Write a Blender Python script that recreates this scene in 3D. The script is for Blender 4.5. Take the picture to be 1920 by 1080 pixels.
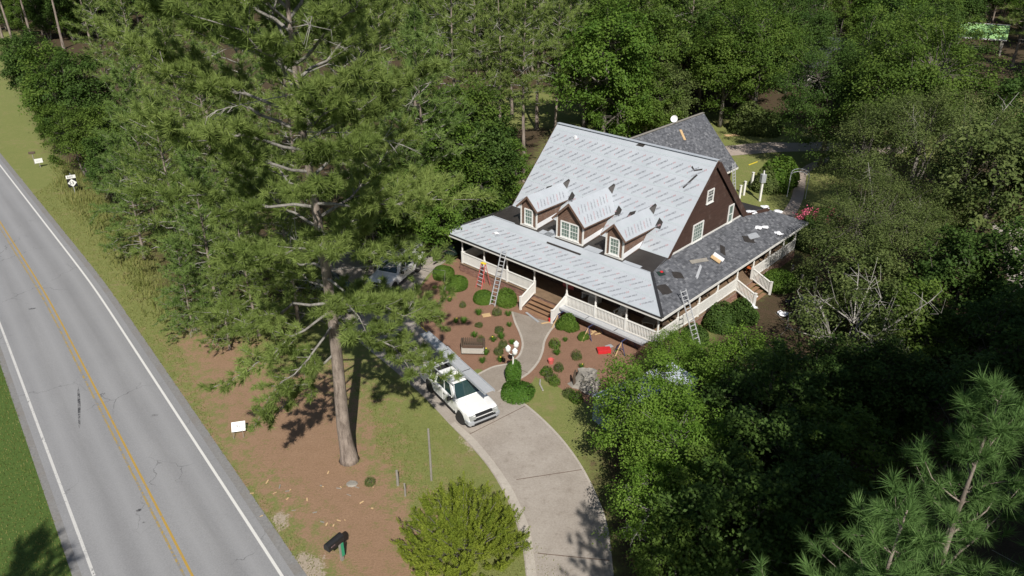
import bpy, bmesh, math, random
import numpy as np
from mathutils import Vector, Matrix
R = math.radians
scene = bpy.context.scene
for o in list(bpy.data.objects): bpy.data.objects.remove(o)
COL = scene.collection

# ------------------------------------------------------------ camera, sky, sun, exposure
F_PX, PITCH, CAM_H = 1400.0, R(27.35), 26.0
cam_d = bpy.data.cameras.new('camera'); cam = bpy.data.objects.new('camera', cam_d); COL.objects.link(cam)
cam.location = (0, 0, CAM_H); cam.rotation_euler = (math.pi/2 - PITCH, 0, 0)
cam_d.sensor_width = 36; cam_d.lens = F_PX*36/1920; cam_d.clip_start = .1; cam_d.clip_end = 3000
scene.camera = cam
SUN_EL, SUN_AZ = R(44), R(172)           # azimuth clockwise from +Y (direction the light comes from)
world = bpy.data.worlds.new('World'); scene.world = world; world.use_nodes = True
wn = world.node_tree; wn.nodes.clear()
sky = wn.nodes.new('ShaderNodeTexSky'); sky.sky_type = 'NISHITA'; sky.sun_disc = False
sky.sun_elevation = SUN_EL; sky.sun_rotation = SUN_AZ; sky.air_density = 1.0; sky.dust_density = 1.0
bg = wn.nodes.new('ShaderNodeBackground'); bg.inputs['Strength'].default_value = 0.062
wo = wn.nodes.new('ShaderNodeOutputWorld')
wn.links.new(sky.outputs[0], bg.inputs[0]); wn.links.new(bg.outputs[0], wo.inputs[0])
sun_d = bpy.data.lights.new('sun', 'SUN'); sun_d.energy = 5.0; sun_d.angle = R(.53); sun_d.color = (1, .955, .88)
sun = bpy.data.objects.new('sun', sun_d); COL.objects.link(sun); sun.location = (0, -40, 80)
sdir = Vector((math.sin(SUN_AZ)*math.cos(SUN_EL), math.cos(SUN_AZ)*math.cos(SUN_EL), math.sin(SUN_EL)))
sun.rotation_euler = sdir.to_track_quat('Z', 'Y').to_euler()
scene.view_settings.view_transform = 'Standard'; scene.view_settings.look = 'None'
scene.view_settings.gamma = 1; scene.view_settings.exposure = 0.12
scene.view_settings.use_curve_mapping = False
scene.render.engine = 'CYCLES'
scene.cycles.max_bounces = 6; scene.cycles.transparent_max_bounces = 8

# ------------------------------------------------------------ pixel -> place
CP, SP = math.cos(PITCH), math.sin(PITCH)
def at(px, py, z=0.0):
    a = (px-960)/F_PX; b = (540-py)/F_PX
    d = (a, CP+b*SP, -SP+b*CP); t = (z-CAM_H)/d[2]
    return Vector((d[0]*t, d[1]*t, z))
def depth_at(px, py, dep):
    a = (px-960)/F_PX; b = (540-py)/F_PX
    return Vector((a*dep, (CP+b*SP)*dep, CAM_H+(-SP+b*CP)*dep))

# ------------------------------------------------------------ mesh helpers
def tag(o, label=None, cat=None, group=None, kind=None):
    if label: o['label'] = label
    if cat: o['category'] = cat
    if group: o['group'] = group
    if kind: o['kind'] = kind
    return o
def link(name, me, mat=None, parent=None, loc=None, rz=None):
    o = bpy.data.objects.new(name, me); COL.objects.link(o)
    if mat is not None and me is not None: me.materials.append(mat)
    if parent is not None: o.parent = parent
    if loc is not None: o.location = loc
    if rz is not None: o.rotation_euler = (0, 0, rz)
    return o
def empty(name, loc=(0, 0, 0), rz=0.0):
    o = bpy.data.objects.new(name, None); COL.objects.link(o)
    o.location = loc; o.rotation_euler = (0, 0, rz); o.empty_display_size = .2
    return o
def copy_tree(o, parent=None):
    c = o.copy(); COL.objects.link(c); c.parent = parent
    for ch in o.children: copy_tree(ch, c)
    return c
class MB:
    def __init__(s): s.v = []; s.f = []
    def add(s, vs, fs):
        n = len(s.v); s.v += [tuple(p) for p in vs]; s.f += [tuple(i+n for i in f) for f in fs]; return s
    def box(s, x0, y0, z0, x1, y1, z1):
        return s.add([(x0,y0,z0),(x1,y0,z0),(x1,y1,z0),(x0,y1,z0),(x0,y0,z1),(x1,y0,z1),(x1,y1,z1),(x0,y1,z1)],
                     [(0,3,2,1),(4,5,6,7),(0,1,5,4),(1,2,6,5),(2,3,7,6),(3,0,4,7)])
    def bar(s, a, b, w, h, up=(0,0,1)):
        a = Vector(a); b = Vector(b); d = (b-a).normalized(); up = Vector(up)
        sd = d.cross(up)
        if sd.length < 1e-4: sd = d.cross(Vector((1,0,0)))
        sd.normalize(); u = sd.cross(d).normalized()
        sd *= w/2; u *= h/2
        vs = [a-sd-u, a+sd-u, a+sd+u, a-sd+u, b-sd-u, b+sd-u, b+sd+u, b-sd+u]
        return s.add(vs, [(0,3,2,1),(4,5,6,7),(0,1,5,4),(1,2,6,5),(2,3,7,6),(3,0,4,7)])
    def tube(s, pts, rad, n=6, cap=True):
        pts = [Vector(p) for p in pts]; m = len(pts)
        if not hasattr(rad, '__len__'): rad = [rad]*m
        ref = None; rings = []
        for i in range(m):
            d = (pts[min(i+1, m-1)]-pts[max(i-1, 0)])
            d = d.normalized() if d.length > 1e-9 else Vector((0,0,1))
            if ref is None:
                ref = d.orthogonal().normalized()
            ref = (ref - d*ref.dot(d))
            ref = ref.normalized() if ref.length > 1e-6 else d.orthogonal().normalized()
            q = d.cross(ref)
            rings.append([pts[i]+(ref*math.cos(2*math.pi*k/n)+q*math.sin(2*math.pi*k/n))*rad[i] for k in range(n)])
        vs = [p for r in rings for p in r]; fs = []
        for i in range(m-1):
            for k in range(n):
                k2 = (k+1) % n
                fs.append((i*n+k, i*n+k2, (i+1)*n+k2, (i+1)*n+k))
        if cap:
            fs.append(tuple(range(n-1, -1, -1))); fs.append(tuple((m-1)*n+k for k in range(n)))
        return s.add(vs, fs)
    def lathe(s, prof, c=(0,0,0), n=16):
        vs = []; fs = []; m = len(prof)
        for (r, z) in prof:
            for k in range(n):
                a = 2*math.pi*k/n; vs.append((c[0]+r*math.cos(a), c[1]+r*math.sin(a), c[2]+z))
        for i in range(m-1):
            for k in range(n):
                k2 = (k+1) % n; fs.append((i*n+k, i*n+k2, (i+1)*n+k2, (i+1)*n+k))
        fs.append(tuple(range(n-1, -1, -1))); fs.append(tuple((m-1)*n+k for k in range(n)))
        return s.add(vs, fs)
    def slab(s, poly, t, nrm=None):
        """planar polygon (3d points, outward order) thickened downwards along its normal"""
        P = [Vector(p) for p in poly]; n = len(P)
        if nrm is None:
            nrm = Vector((0,0,0))
            for i in range(n):
                a, b = P[i], P[(i+1) % n]
                nrm += Vector(((a.y-b.y)*(a.z+b.z), (a.z-b.z)*(a.x+b.x), (a.x-b.x)*(a.y+b.y)))
            nrm.normalize()
        Q = [p-nrm*t for p in P]
        fs = [tuple(range(n)), tuple(range(2*n-1, n-1, -1))]
        for i in range(n):
            j = (i+1) % n; fs.append((i, i+n, j+n, j))
        return s.add(P+Q, fs)
    def prism(s, poly2, z0, z1):
        n = len(poly2)
        vs = [(x, y, z0) for x, y in poly2]+[(x, y, z1) for x, y in poly2]
        fs = [tuple(range(n-1, -1, -1)), tuple(range(n, 2*n))]
        for i in range(n):
            j = (i+1) % n; fs.append((i, j, j+n, i+n))
        return s.add(vs, fs)
    def ellipsoid(s, c, rx, ry, rz, n=10, m=6):
        prof = [(math.sin(math.pi*i/m), -math.cos(math.pi*i/m)) for i in range(m+1)]
        prof[0] = (.02, -1); prof[-1] = (.02, 1)
        vs = []; fs = []
        for (r, z) in prof:
            for k in range(n):
                a = 2*math.pi*k/n; vs.append((c[0]+rx*r*math.cos(a), c[1]+ry*r*math.sin(a), c[2]+rz*z))
        for i in range(m):
            for k in range(n):
                k2 = (k+1) % n; fs.append((i*n+k, i*n+k2, (i+1)*n+k2, (i+1)*n+k))
        fs.append(tuple(range(n-1, -1, -1))); fs.append(tuple(m*n+k for k in range(n)))
        return s.add(vs, fs)
    def mesh(s, name, smooth=False):
        me = bpy.data.meshes.new(name); me.from_pydata(s.v, [], s.f); me.update()
        bm = bmesh.new(); bm.from_mesh(me); bmesh.ops.recalc_face_normals(bm, faces=bm.faces); bm.to_mesh(me); bm.free()
        if smooth:
            me.polygons.foreach_set('use_smooth', [True]*len(me.polygons))
        return me
    def build(s, name, mat, parent=None, loc=None, rz=None, smooth=False, bevel=0):
        o = link(name, s.mesh(name, smooth), mat, parent, loc, rz)
        if bevel:
            md = o.modifiers.new('bevel', 'BEVEL'); md.width = bevel; md.segments = 2; md.limit_method = 'ANGLE'
        return o
def fast_mesh(name, V, k, tint=None, smooth=False):
    """V: (n*k,3) vertices, every k of them one face; tint: per-face float"""
    n = len(V)//k
    me = bpy.data.meshes.new(name)
    me.vertices.add(len(V)); me.vertices.foreach_set('co', np.ascontiguousarray(V, dtype=np.float32).ravel())
    me.loops.add(len(V)); me.loops.foreach_set('vertex_index', np.arange(len(V), dtype=np.int32))
    me.polygons.add(n); me.polygons.foreach_set('loop_start', np.arange(n, dtype=np.int32)*k)
    me.polygons.foreach_set('loop_total', np.full(n, k, dtype=np.int32))
    if tint is not None:
        a = me.attributes.new('tint', 'FLOAT', 'FACE'); a.data.foreach_set('value', tint.astype(np.float32))
    me.update(calc_edges=True)
    return me

# ------------------------------------------------------------ materials
class N:
    def __init__(s, name):
        s.m = bpy.data.materials.new(name); s.m.use_nodes = True; s.t = s.m.node_tree; s.t.nodes.clear()
        s.out = s.n('OutputMaterial')
    def n(s, t, **kw):
        nd = s.t.nodes.new('ShaderNode'+t)
        for k, v in kw.items(): setattr(nd, k, v)
        return nd
    def l(s, a, b): s.t.links.new(a, b)
    def val(s, nd, **kw):
        for k, v in kw.items(): nd.inputs[k.replace('_', ' ')].default_value = v
        return nd
    def coord(s, kind='Object', scale=(1,1,1)):
        c = s.n('TexCoord'); mp = s.n('Mapping'); mp.inputs['Scale'].default_value = scale
        s.l(c.outputs[kind], mp.inputs[0]); return mp.outputs[0]
    def pos(s, scale=(1,1,1), rot=(0,0,0)):
        g = s.n('NewGeometry'); mp = s.n('Mapping'); mp.inputs['Scale'].default_value = scale; mp.inputs['Rotation'].default_value = rot
        s.l(g.outputs['Position'], mp.inputs[0]); return mp.outputs[0]
    def noise(s, vec, scale, detail=4, rough=.55):
        t = s.n('TexNoise'); t.inputs['Scale'].default_value = scale; t.inputs['Detail'].default_value = detail
        t.inputs['Roughness'].default_value = rough; s.l(vec, t.inputs['Vector']); return t.outputs['Fac']
    def ramp(s, fac, stops):
        r = s.n('ValToRGB'); e = r.color_ramp.elements
        while len(e) < len(stops): e.new(.5)
        for i, (p, c) in enumerate(stops): e[i].position = p; e[i].color = (*c, 1) if len(c) == 3 else c
        s.l(fac, r.inputs[0]); return r.outputs[0]
    def mix(s, fac, a, b, mode='MIX'):
        m = s.n('Mix', data_type='RGBA', blend_type=mode)
        for sock, v in ((m.inputs[0], fac), (m.inputs[6], a), (m.inputs[7], b)):
            if hasattr(v, 'is_output'): s.l(v, sock)
            elif isinstance(v, (int, float)): sock.default_value = v if sock == m.inputs[0] else (v, v, v, 1)
            else: sock.default_value = (*v, 1)
        return m.outputs[2]
    def math(s, op, a, b=0.0, clamp=False):
        m = s.n('Math', operation=op); m.use_clamp = clamp
        for sock, v in ((m.inputs[0], a), (m.inputs[1], b)):
            if hasattr(v, 'is_output'): s.l(v, sock)
            else: sock.default_value = v
        return m.outputs[0]
    def bump(s, h, strength=.3, dist=.02):
        b = s.n('Bump'); b.inputs['Strength'].default_value = strength; b.inputs['Distance'].default_value = dist
        s.l(h, b.inputs['Height']); return b.outputs[0]
    def pbr(s, color, rough=.7, normal=None, metallic=0., spec=.5, coat=0.):
        p = s.n('BsdfPrincipled')
        if hasattr(color, 'is_output'): s.l(color, p.inputs['Base Color'])
        else: p.inputs['Base Color'].default_value = (*color, 1)
        if hasattr(rough, 'is_output'): s.l(rough, p.inputs['Roughness'])
        else: p.inputs['Roughness'].default_value = rough
        p.inputs['Metallic'].default_value = metallic; p.inputs['Specular IOR Level'].default_value = spec
        p.inputs['Coat Weight'].default_value = coat
        if normal is not None: s.l(normal, p.inputs['Normal'])
        s.l(p.outputs[0], s.out.inputs[0]); return p
MAT = {}
def simple(name, col, rough=.7, var=.25, scale=6., metallic=0., spec=.5, bump=0., coat=0., coord='Object'):
    """base colour with soft mottling and grain"""
    k = N(name); v = k.coord(coord)
    f = k.noise(v, scale, 6, .65); f2 = k.noise(v, scale*9, 3, .6)
    c = k.ramp(f, [(.25, tuple(x*(1-var) for x in col)), (.75, tuple(min(1, x*(1+var)) for x in col))])
    c = k.mix(.35, c, k.ramp(f2, [(.3, tuple(x*(1-var) for x in col)), (.7, tuple(min(1, x*(1+var)) for x in col))]))
    nm = k.bump(f2, bump, .02) if bump else None
    k.pbr(c, rough, nm, metallic, spec, coat); MAT[name] = k.m; return k.m
simple('white_paint', (.74, .73, .70), .5, .08, 3.)
simple('white_vinyl', (.78, .78, .76), .35, .05, 3.)
simple('membrane', (.036, .031, .028), .55, .4, 2.5, bump=.3)
simple('drip_edge', (.03, .03, .032), .4, .2)
simple('deck_wood', (.20, .135, .085), .75, .4, 1.5, bump=.2)
simple('step_wood', (.26, .15, .085), .7, .35, 2.5, bump=.2)
simple('new_lumber', (.55, .38, .20), .7, .2, 3.)
simple('ply_wood', (.50, .33, .17), .75, .25, 3.)
simple('porch_ceiling', (.45, .41, .34), .7, .12)
simple('aluminium', (.60, .61, .63), .45, .12, 5., metallic=.35)
simple('galvanised', (.44, .46, .49), .5, .2, 7., metallic=.3)
simple('steel_blue', (.05, .06, .14), .45, .3, 5., metallic=.2)
simple('black_plastic', (.018, .018, .02), .45, .3)
simple('rubber', (.022, .021, .02), .8, .3)
simple('rim_metal', (.42, .42, .43), .35, .2, metallic=.7)
simple('chrome', (.65, .66, .68), .18, .1, metallic=1.)
simple('car_white', (.80, .80, .79), .22, .04, 2., coat=.6)
simple('car_black', (.012, .014, .018), .18, .2, 2., coat=.8)
simple('red_plastic', (.55, .025, .03), .4, .2)
simple('blue_plastic', (.04, .12, .42), .4, .2)
simple('green_post', (.03, .30, .16), .4, .15)
simple('orange_wood', (.45, .10, .03), .5, .3)
simple('dark_cloth', (.05, .055, .07), .9, .4)
simple('fibreglass_red', (.55, .12, .11), .5, .15)
simple('grey_wood', (.26, .24, .21), .85, .35, 3., bump=.3)
simple('dark_wood', (.085, .06, .042), .8, .35, 3., bump=.3)
simple('concrete_cast', (.42, .40, .36), .85, .2, 3., bump=.2)
simple('white_wrapper', (.80, .81, .84), .35, .06)
simple('tarp_green', (.012, .03, .022), .6, .4)
simple('trailer_white', (.55, .60, .68), .3, .08, 1.5)
simple('trailer_blue', (.10, .17, .30), .35, .2, 2.)
simple('roof_green', (.28, .48, .18), .5, .12, 1.)
simple('far_wall', (.55, .53, .49), .7, .1)
simple('lattice_metal', (.55, .57, .58), .5, .2)
simple('soil', (.10, .06, .04), .95, .4, 4., bump=.4)
simple('print_black', (.23, .24, .27), .6, .2, 3.)
simple('print_red', (.42, .27, .29), .6, .2, 3.)
simple('sign_white', (.80, .80, .78), .4, .05)
simple('sign_black', (.015, .015, .018), .4, .2)
simple('letter_grey', (.50, .50, .50), .5, .1)
simple('flower_pink', (.55, .10, .18), .6, .4, 8.)
simple('flower_yellow', (.80, .62, .05), .6, .2)
simple('bare_branch', (.36, .34, .31), .9, .35, 4., bump=.3)
simple('brick_mortar', (.33, .30, .27), .9, .2)

def glass(name, col, rough=.06):
    k = N(name); p = k.pbr(col, rough, spec=.8, coat=.5); MAT[name] = k.m
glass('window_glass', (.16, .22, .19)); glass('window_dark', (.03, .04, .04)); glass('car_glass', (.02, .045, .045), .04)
glass('headlamp', (.30, .31, .30), .1); glass('lamp_glass', (.75, .75, .72), .25)
def m_siding():
    k = N('siding'); v = k.coord('Object', (1.2, 1.2, 14)); f = k.noise(v, 1.0, 6, .7)
    v2 = k.coord('Object', (1, 1, 1)); f2 = k.noise(v2, 1.3, 5, .65); f3 = k.noise(k.coord('Object', (6, 6, 60)), 2., 4, .7)
    c = k.ramp(f, [(.25, (.038, .019, .014)), (.6, (.070, .036, .026)), (.85, (.115, .065, .048))])
    c = k.mix(k.ramp(f2, [(.56, (0,0,0)), (.75, (.55,.55,.55))]), c, (.16, .12, .10))
    c = k.mix(k.ramp(f3, [(.66, (0,0,0)), (.8, (.6,.6,.6))]), c, (.28, .25, .23))
    k.pbr(c, .75, k.bump(f3, .3, .01)); MAT['siding'] = k.m
m_siding()
def m_siding_raw():
    k = N('siding_raw'); f = k.noise(k.coord('Object', (2, 2, 16)), 1.2, 6, .7); f2 = k.noise(k.coord('Object'), 2.2, 5, .65)
    c = k.ramp(f, [(.25, (.075, .04, .028)), (.55, (.17, .10, .07)), (.8, (.30, .22, .17))])
    c = k.mix(k.ramp(f2, [(.5, (0,0,0)), (.8, (.6,.6,.6))]), c, (.22, .19, .17))
    k.pbr(c, .8, k.bump(f, .3, .01)); MAT['siding_raw'] = k.m
m_siding_raw()
def m_felt():
    k = N('felt'); v = k.coord('Object')
    f = k.noise(v, .7, 5, .6); f2 = k.noise(k.coord('Object', (1, 1, 1)), 5., 4, .6); f3 = k.noise(v, 60, 2, .5)
    c = k.ramp(f, [(.3, (.375, .405, .445)), (.7, (.445, .475, .515))])
    c = k.mix(.25, c, k.ramp(f3, [(.3, (.36, .385, .42)), (.7, (.50, .525, .555))]))
    k.pbr(c, .6, k.bump(f2, .25, .03)); MAT['felt'] = k.m
m_felt()
simple('felt_lap', (.40, .47, .48), .6, .1, 2.)
def m_shingle():
    k = N('shingle'); v = k.coord('Object')
    at_ = k.n('Attribute'); at_.attribute_name = 'tint'
    c = k.ramp(at_.outputs['Fac'], [(0, (.040, .043, .052)), (.4, (.088, .093, .108)), (.75, (.155, .160, .178)), (1, (.24, .245, .26))])
    f = k.noise(v, 90, 2, .6); f2 = k.noise(v, .6, 4, .6)
    c = k.mix(.3, c, k.ramp(f, [(.3, (.06, .063, .072)), (.7, (.18, .185, .20))]))
    c = k.mix(k.ramp(f2, [(.4, (0,0,0)), (.75, (.15,.15,.15))]), c, (.15, .155, .165))
    k.pbr(c, .85, k.bump(f, .5, .01)); MAT['shingle'] = k.m
m_shingle()
def m_brick():
    k = N('brick_tint'); at_ = k.n('Attribute'); at_.attribute_name = 'tint'
    c = k.ramp(at_.outputs['Fac'], [(0, (.16, .07, .05)), (.5, (.25, .115, .08)), (1, (.34, .20, .15))])
    f = k.noise(k.coord('Object'), 40, 3, .6)
    k.pbr(k.mix(.3, c, k.ramp(f, [(.3, (.12, .06, .05)), (.7, (.36, .24, .19))])), .9, k.bump(f, .4, .01)); MAT['brick_tint'] = k.m
m_brick()
def m_road():
    k = N('asphalt'); v = k.pos(); 
    f = k.noise(v, .25, 5, .6); f2 = k.noise(v, 14, 4, .7); f3 = k.noise(v, 70, 2, .6); mp_ = k.n('Mapping', vector_type='TEXTURE'); mp_.inputs['Rotation'].default_value = (0, 0, R(-51)); mp_.inputs['Scale'].default_value = (16, 1, 1); k.l(v, mp_.inputs[0]); f4 = k.noise(mp_.outputs[0], .75, 5, .62)
    vo = k.n('TexVoronoi'); vo.inputs['Scale'].default_value = 45; k.l(v, vo.inputs['Vector'])
    c = k.ramp(f, [(.3, (0.212, 0.212, 0.219)), (.7, (0.269, 0.269, 0.275))])
    c = k.mix(.5, c, k.ramp(f4, [(.3, (0.189, 0.190, 0.198)), (.7, (0.309, 0.308, 0.312))]))
    c = k.mix(.28, c, k.ramp(f2, [(.3, (0.118, 0.118, 0.124)), (.7, (0.366, 0.366, 0.372))]))
    c = k.mix(k.ramp(vo.outputs['Distance'], [(.0, (.3,.3,.3)), (.22, (0,0,0))]), c, (0.425, 0.419, 0.413))
    c = k.mix(k.ramp(f3, [(.68, (0,0,0)), (.8, (.45,.45,.45))]), c, (0.083, 0.083, 0.088))
    la = k.n('Attribute'); la.attribute_name = 'lat'
    wp = k.math('ABSOLUTE', k.math('SUBTRACT', k.math('ABSOLUTE', k.math('SUBTRACT', k.math('ABSOLUTE', la.outputs['Fac']), 1.66)), .78))     # distance from the nearest wheel path
    wv_ = k.math('ADD', wp, k.math('MULTIPLY', k.math('SUBTRACT', f4, .5), .5))
    c = k.mix(k.ramp(wv_, [(.0, (.42,.42,.42)), (.42, (0,0,0))]), c, (.315, .315, .322))
    oil = k.math('ABSOLUTE', k.math('SUBTRACT', k.math('ABSOLUTE', la.outputs['Fac']), 1.66)); c = k.mix(k.ramp(k.math('ADD', oil, k.math('MULTIPLY', k.math('SUBTRACT', f4, .5), .6)), [(.0, (.30,.30,.30)), (.38, (0,0,0))]), c, (.165, .163, .165))
    cr = k.n('TexVoronoi'); cr.feature = 'DISTANCE_TO_EDGE'; cr.inputs['Scale'].default_value = .22; k.l(v, cr.inputs['Vector'])
    wb = k.n('TexNoise'); wb.inputs['Scale'].default_value = 1.4; wb.inputs['Detail'].default_value = 5; k.l(v, wb.inputs['Vector']); vm = k.n('VectorMath', operation='MULTIPLY_ADD'); k.l(wb.outputs['Color'], vm.inputs[0]); vm.inputs[1].default_value = (1.1, 1.1, 1.1); k.l(v, vm.inputs[2]); k.l(vm.outputs[0], cr.inputs['Vector'])
    ck = k.math('MULTIPLY', k.math('LESS_THAN', cr.outputs['Distance'], .0045), k.ramp(k.noise(v, .18, 3), [(.48, (0,0,0)), (.6, (.75,.75,.75))]))
    c = k.mix(ck, c, (.085, .085, .09))
    k.pbr(c, .9, k.bump(f3, .35, .01)); MAT['asphalt'] = k.m
    k = N('road_shoulder'); v = k.pos(); f = k.noise(v, 8, 5, .7); f2 = k.noise(v, .8, 4, .6)
    c = k.ramp(f, [(.3, (.16, .157, .155)), (.7, (.25, .245, .24))]); c = k.mix(k.ramp(f2, [(.45, (0,0,0)), (.7, (.5,.5,.5))]), c, (.19, .165, .14))
    k.pbr(c, .95, k.bump(f, .3, .01)); MAT['road_shoulder'] = k.m
m_road()
def m_line(name, col, wear):
    k = N(name); v = k.pos(); f = k.noise(v, 6, 6, .75); f2 = k.noise(v, 1.1, 4, .6)
    s = k.math('ADD', f, k.math('MULTIPLY', f2, .45))
    w = k.ramp(s, [(wear, (1,1,1)), (wear+.07, (0,0,0))])
    c = k.mix(w, (.205, .204, .208), k.mix(k.noise(v, 20, 3), tuple(x*.8 for x in col), col))
    k.pbr(c, .8); MAT[name] = k.m
m_line('line_white', (.70, .69, .66), .93); m_line('line_white_worn', (.60, .59, .57), .80); m_line('line_yellow', (.46, .29, .05), .80); m_line('line_yellow_worn', (.40, .28, .07), .70)
m_line('tar_stain', (.055, .055, .06), .70)
def m_concrete(name, a, b, stain):
    k = N(name); v = k.pos(); f = k.noise(v, .55, 6, .62); f2 = k.noise(v, 11, 5, .7); f3 = k.noise(v, 2.3, 5, .7)
    c = k.ramp(f, [(.3, a), (.7, b)]); c = k.mix(.35, c, k.ramp(f2, [(.3, tuple(x*.7 for x in a)), (.7, tuple(x*1.2 for x in b))]))
    c = k.mix(k.ramp(f3, [(.55, (0,0,0)), (.72, (.5,.5,.5))]), c, stain)
    k.pbr(c, .9, k.bump(f2, .25, .01)); MAT[name] = k.m
m_concrete('drive_concrete', (0.273, 0.235, 0.199), (0.399, 0.357, 0.315), (0.182, 0.147, 0.119))
m_concrete('kerb_concrete', (0.364, 0.322, 0.280), (0.476, 0.434, 0.378), (0.266, 0.217, 0.175))
m_concrete('walk_concrete', (0.217, 0.182, 0.147), (0.315, 0.273, 0.231), (0.168, 0.126, 0.098))
m_concrete('rear_concrete', (0.336, 0.266, 0.224), (0.448, 0.378, 0.322), (0.238, 0.182, 0.154))
def m_ground():
    k = N('ground'); v = k.pos()
    def attr(n):
        a = k.n('Attribute'); a.attribute_name = n; return a.outputs['Fac']
    n1 = k.noise(v, .22, 5, .6); n2 = k.noise(v, 1.6, 6, .7); n3 = k.noise(v, 9, 5, .75); n4 = k.noise(v, 45, 3, .7)
    # mown lawn: green with straw-coloured wear
    g = k.ramp(n1, [(.3, (0.131, 0.172, 0.038)), (.55, (0.189, 0.213, 0.056)), (.75, (0.271, 0.254, 0.091))])
    g = k.mix(.5, g, k.ramp(n2, [(.3, (0.102, 0.149, 0.030)), (.7, (0.289, 0.271, 0.096))]))
    g = k.mix(.45, g, k.ramp(n3, [(.3, (0.070, 0.102, 0.023)), (.7, (0.306, 0.306, 0.108))]))
    g = k.mix(.30, g, k.ramp(n4, [(.35, (0.049, 0.070, 0.018)), (.65, (0.350, 0.367, 0.140))]))
    g = k.mix(k.ramp(k.math('ADD', n2, k.math('MULTIPLY', n1, .5)), [(.80, (0,0,0)), (.98, (.6,.6,.6))]), g, k.mix(n3, (.20, .13, .075), (.36, .27, .17)))
    # the greener verge across the road
    g2 = k.ramp(n3, [(.3, (0.043, 0.086, 0.016)), (.7, (0.108, 0.168, 0.036))]); g2 = k.mix(.35, g2, k.ramp(n4, [(.35, (0.022, 0.048, 0.010)), (.65, (0.156, 0.228, 0.060))]))
    # pine straw
    p = k.ramp(n2, [(.3, (.215, .118, .066)), (.7, (.345, .215, .135))])
    p = k.mix(.5, p, k.ramp(n3, [(.3, (.125, .068, .042)), (.7, (.42, .275, .175))]))
    p = k.mix(.4, p, k.ramp(n4, [(.35, (.09, .050, .032)), (.65, (.52, .35, .225))]))
    # mulch bed by the house
    b = k.ramp(n2, [(.3, (0.202, 0.102, 0.062)), (.7, (0.318, 0.178, 0.115))])
    b = k.mix(.5, b, k.ramp(n3, [(.3, (0.132, 0.070, 0.046)), (.7, (0.349, 0.209, 0.139))]))
    b = k.mix(.35, b, k.ramp(n4, [(.35, (0.093, 0.054, 0.039)), (.65, (0.419, 0.264, 0.186))]))
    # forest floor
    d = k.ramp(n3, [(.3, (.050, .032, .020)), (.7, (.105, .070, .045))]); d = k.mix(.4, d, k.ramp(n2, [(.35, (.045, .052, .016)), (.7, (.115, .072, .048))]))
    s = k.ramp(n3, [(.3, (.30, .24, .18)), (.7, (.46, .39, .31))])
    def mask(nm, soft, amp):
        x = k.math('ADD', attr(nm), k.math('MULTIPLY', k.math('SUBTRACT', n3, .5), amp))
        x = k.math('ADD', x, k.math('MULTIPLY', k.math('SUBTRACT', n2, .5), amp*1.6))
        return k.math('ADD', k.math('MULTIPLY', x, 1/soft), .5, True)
    c = k.mix(mask('m_verge', .6, .8), g, g2)
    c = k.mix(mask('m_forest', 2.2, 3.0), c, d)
    c = k.mix(mask('m_straw', 2.6, 7.0), c, p)
    c = k.mix(mask('m_bed', .12, .22), c, b)
    c = k.mix(mask('m_sand', .25, 1.1), c, s)
    h = k.math('ADD', n3, k.math('MULTIPLY', n4, .6))
    k.pbr(c, .95, k.bump(h, .8, .05), spec=.2); MAT['ground'] = k.m
m_ground()
def m_bark(name, a, b, sx, strong=.9):
    k = N(name); v = k.coord('Object', (sx, sx, sx*.22)); f = k.noise(v, 1, 5, .65); f2 = k.noise(k.coord('Object'), 1.2, 4, .6); f3 = k.noise(k.coord('Object'), 22, 3, .6)
    c = k.ramp(f, [(.33, a), (.62, b)]); c = k.mix(k.ramp(f2, [(.5, (0,0,0)), (.75, (.5,.5,.5))]), c, tuple(min(1, x*1.45) for x in b))
    c = k.mix(.25, c, k.ramp(f3, [(.3, a), (.7, b)]))
    k.pbr(c, .95, k.bump(f, strong, .05), spec=.2); MAT[name] = k.m
m_bark('bark_pine', (.075, .056, .045), (.33, .275, .235), 5.)
m_bark('bark_oak', (.07, .06, .05), (.21, .19, .165), 5.)
m_bark('bark_lichen', (.10, .09, .08), (.30, .285, .26), 6.)
def m_leaf(name, dark, mid, light, transl=.3, rough=.5, objvar=.35, hue=(.05, .07, .015)):
    k = N(name); a = k.n('Attribute'); a.attribute_name = 'tint'
    oi = k.n('ObjectInfo')
    c = k.ramp(a.outputs['Fac'], [(0, dark), (.5, mid), (1, light)])
    c2 = k.mix(k.math('MULTIPLY', oi.outputs['Random'], objvar), c, hue)
    f = k.noise(k.pos(), .45, 3, .6)
    c3 = k.mix(k.ramp(f, [(.38, (0,0,0)), (.66, (.35,.35,.35))]), c2, tuple(x*1.25 for x in light))
    p = k.n('BsdfPrincipled'); k.l(c3, p.inputs['Base Color']); p.inputs['Roughness'].default_value = rough; p.inputs['Specular IOR Level'].default_value = .12
    t = k.n('BsdfTranslucent'); k.l(k.mix(.5, c3, light), t.inputs['Color'])
    mx = k.n('MixShader'); mx.inputs[0].default_value = transl
    k.l(p.outputs[0], mx.inputs[1]); k.l(t.outputs[0], mx.inputs[2]); k.l(mx.outputs[0], k.out.inputs[0])
    MAT[name] = k.m
m_leaf('needle', (0.078, 0.128, 0.03), (0.172, 0.246, 0.06), (0.305, 0.375, 0.115), 0.4, .55, .25, (0.18, 0.22, 0.055))
m_leaf('needle_blue', (0.066, 0.122, 0.03), (0.148, 0.238, 0.06), (0.27, 0.36, 0.11), 0.4, .55, .25, (0.14, 0.21, 0.055))
m_leaf('needle_near', (.042, .090, .026), (.095, .180, .050), (.175, .285, .090), .36, .55, .2, (.08, .155, .045))
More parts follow.
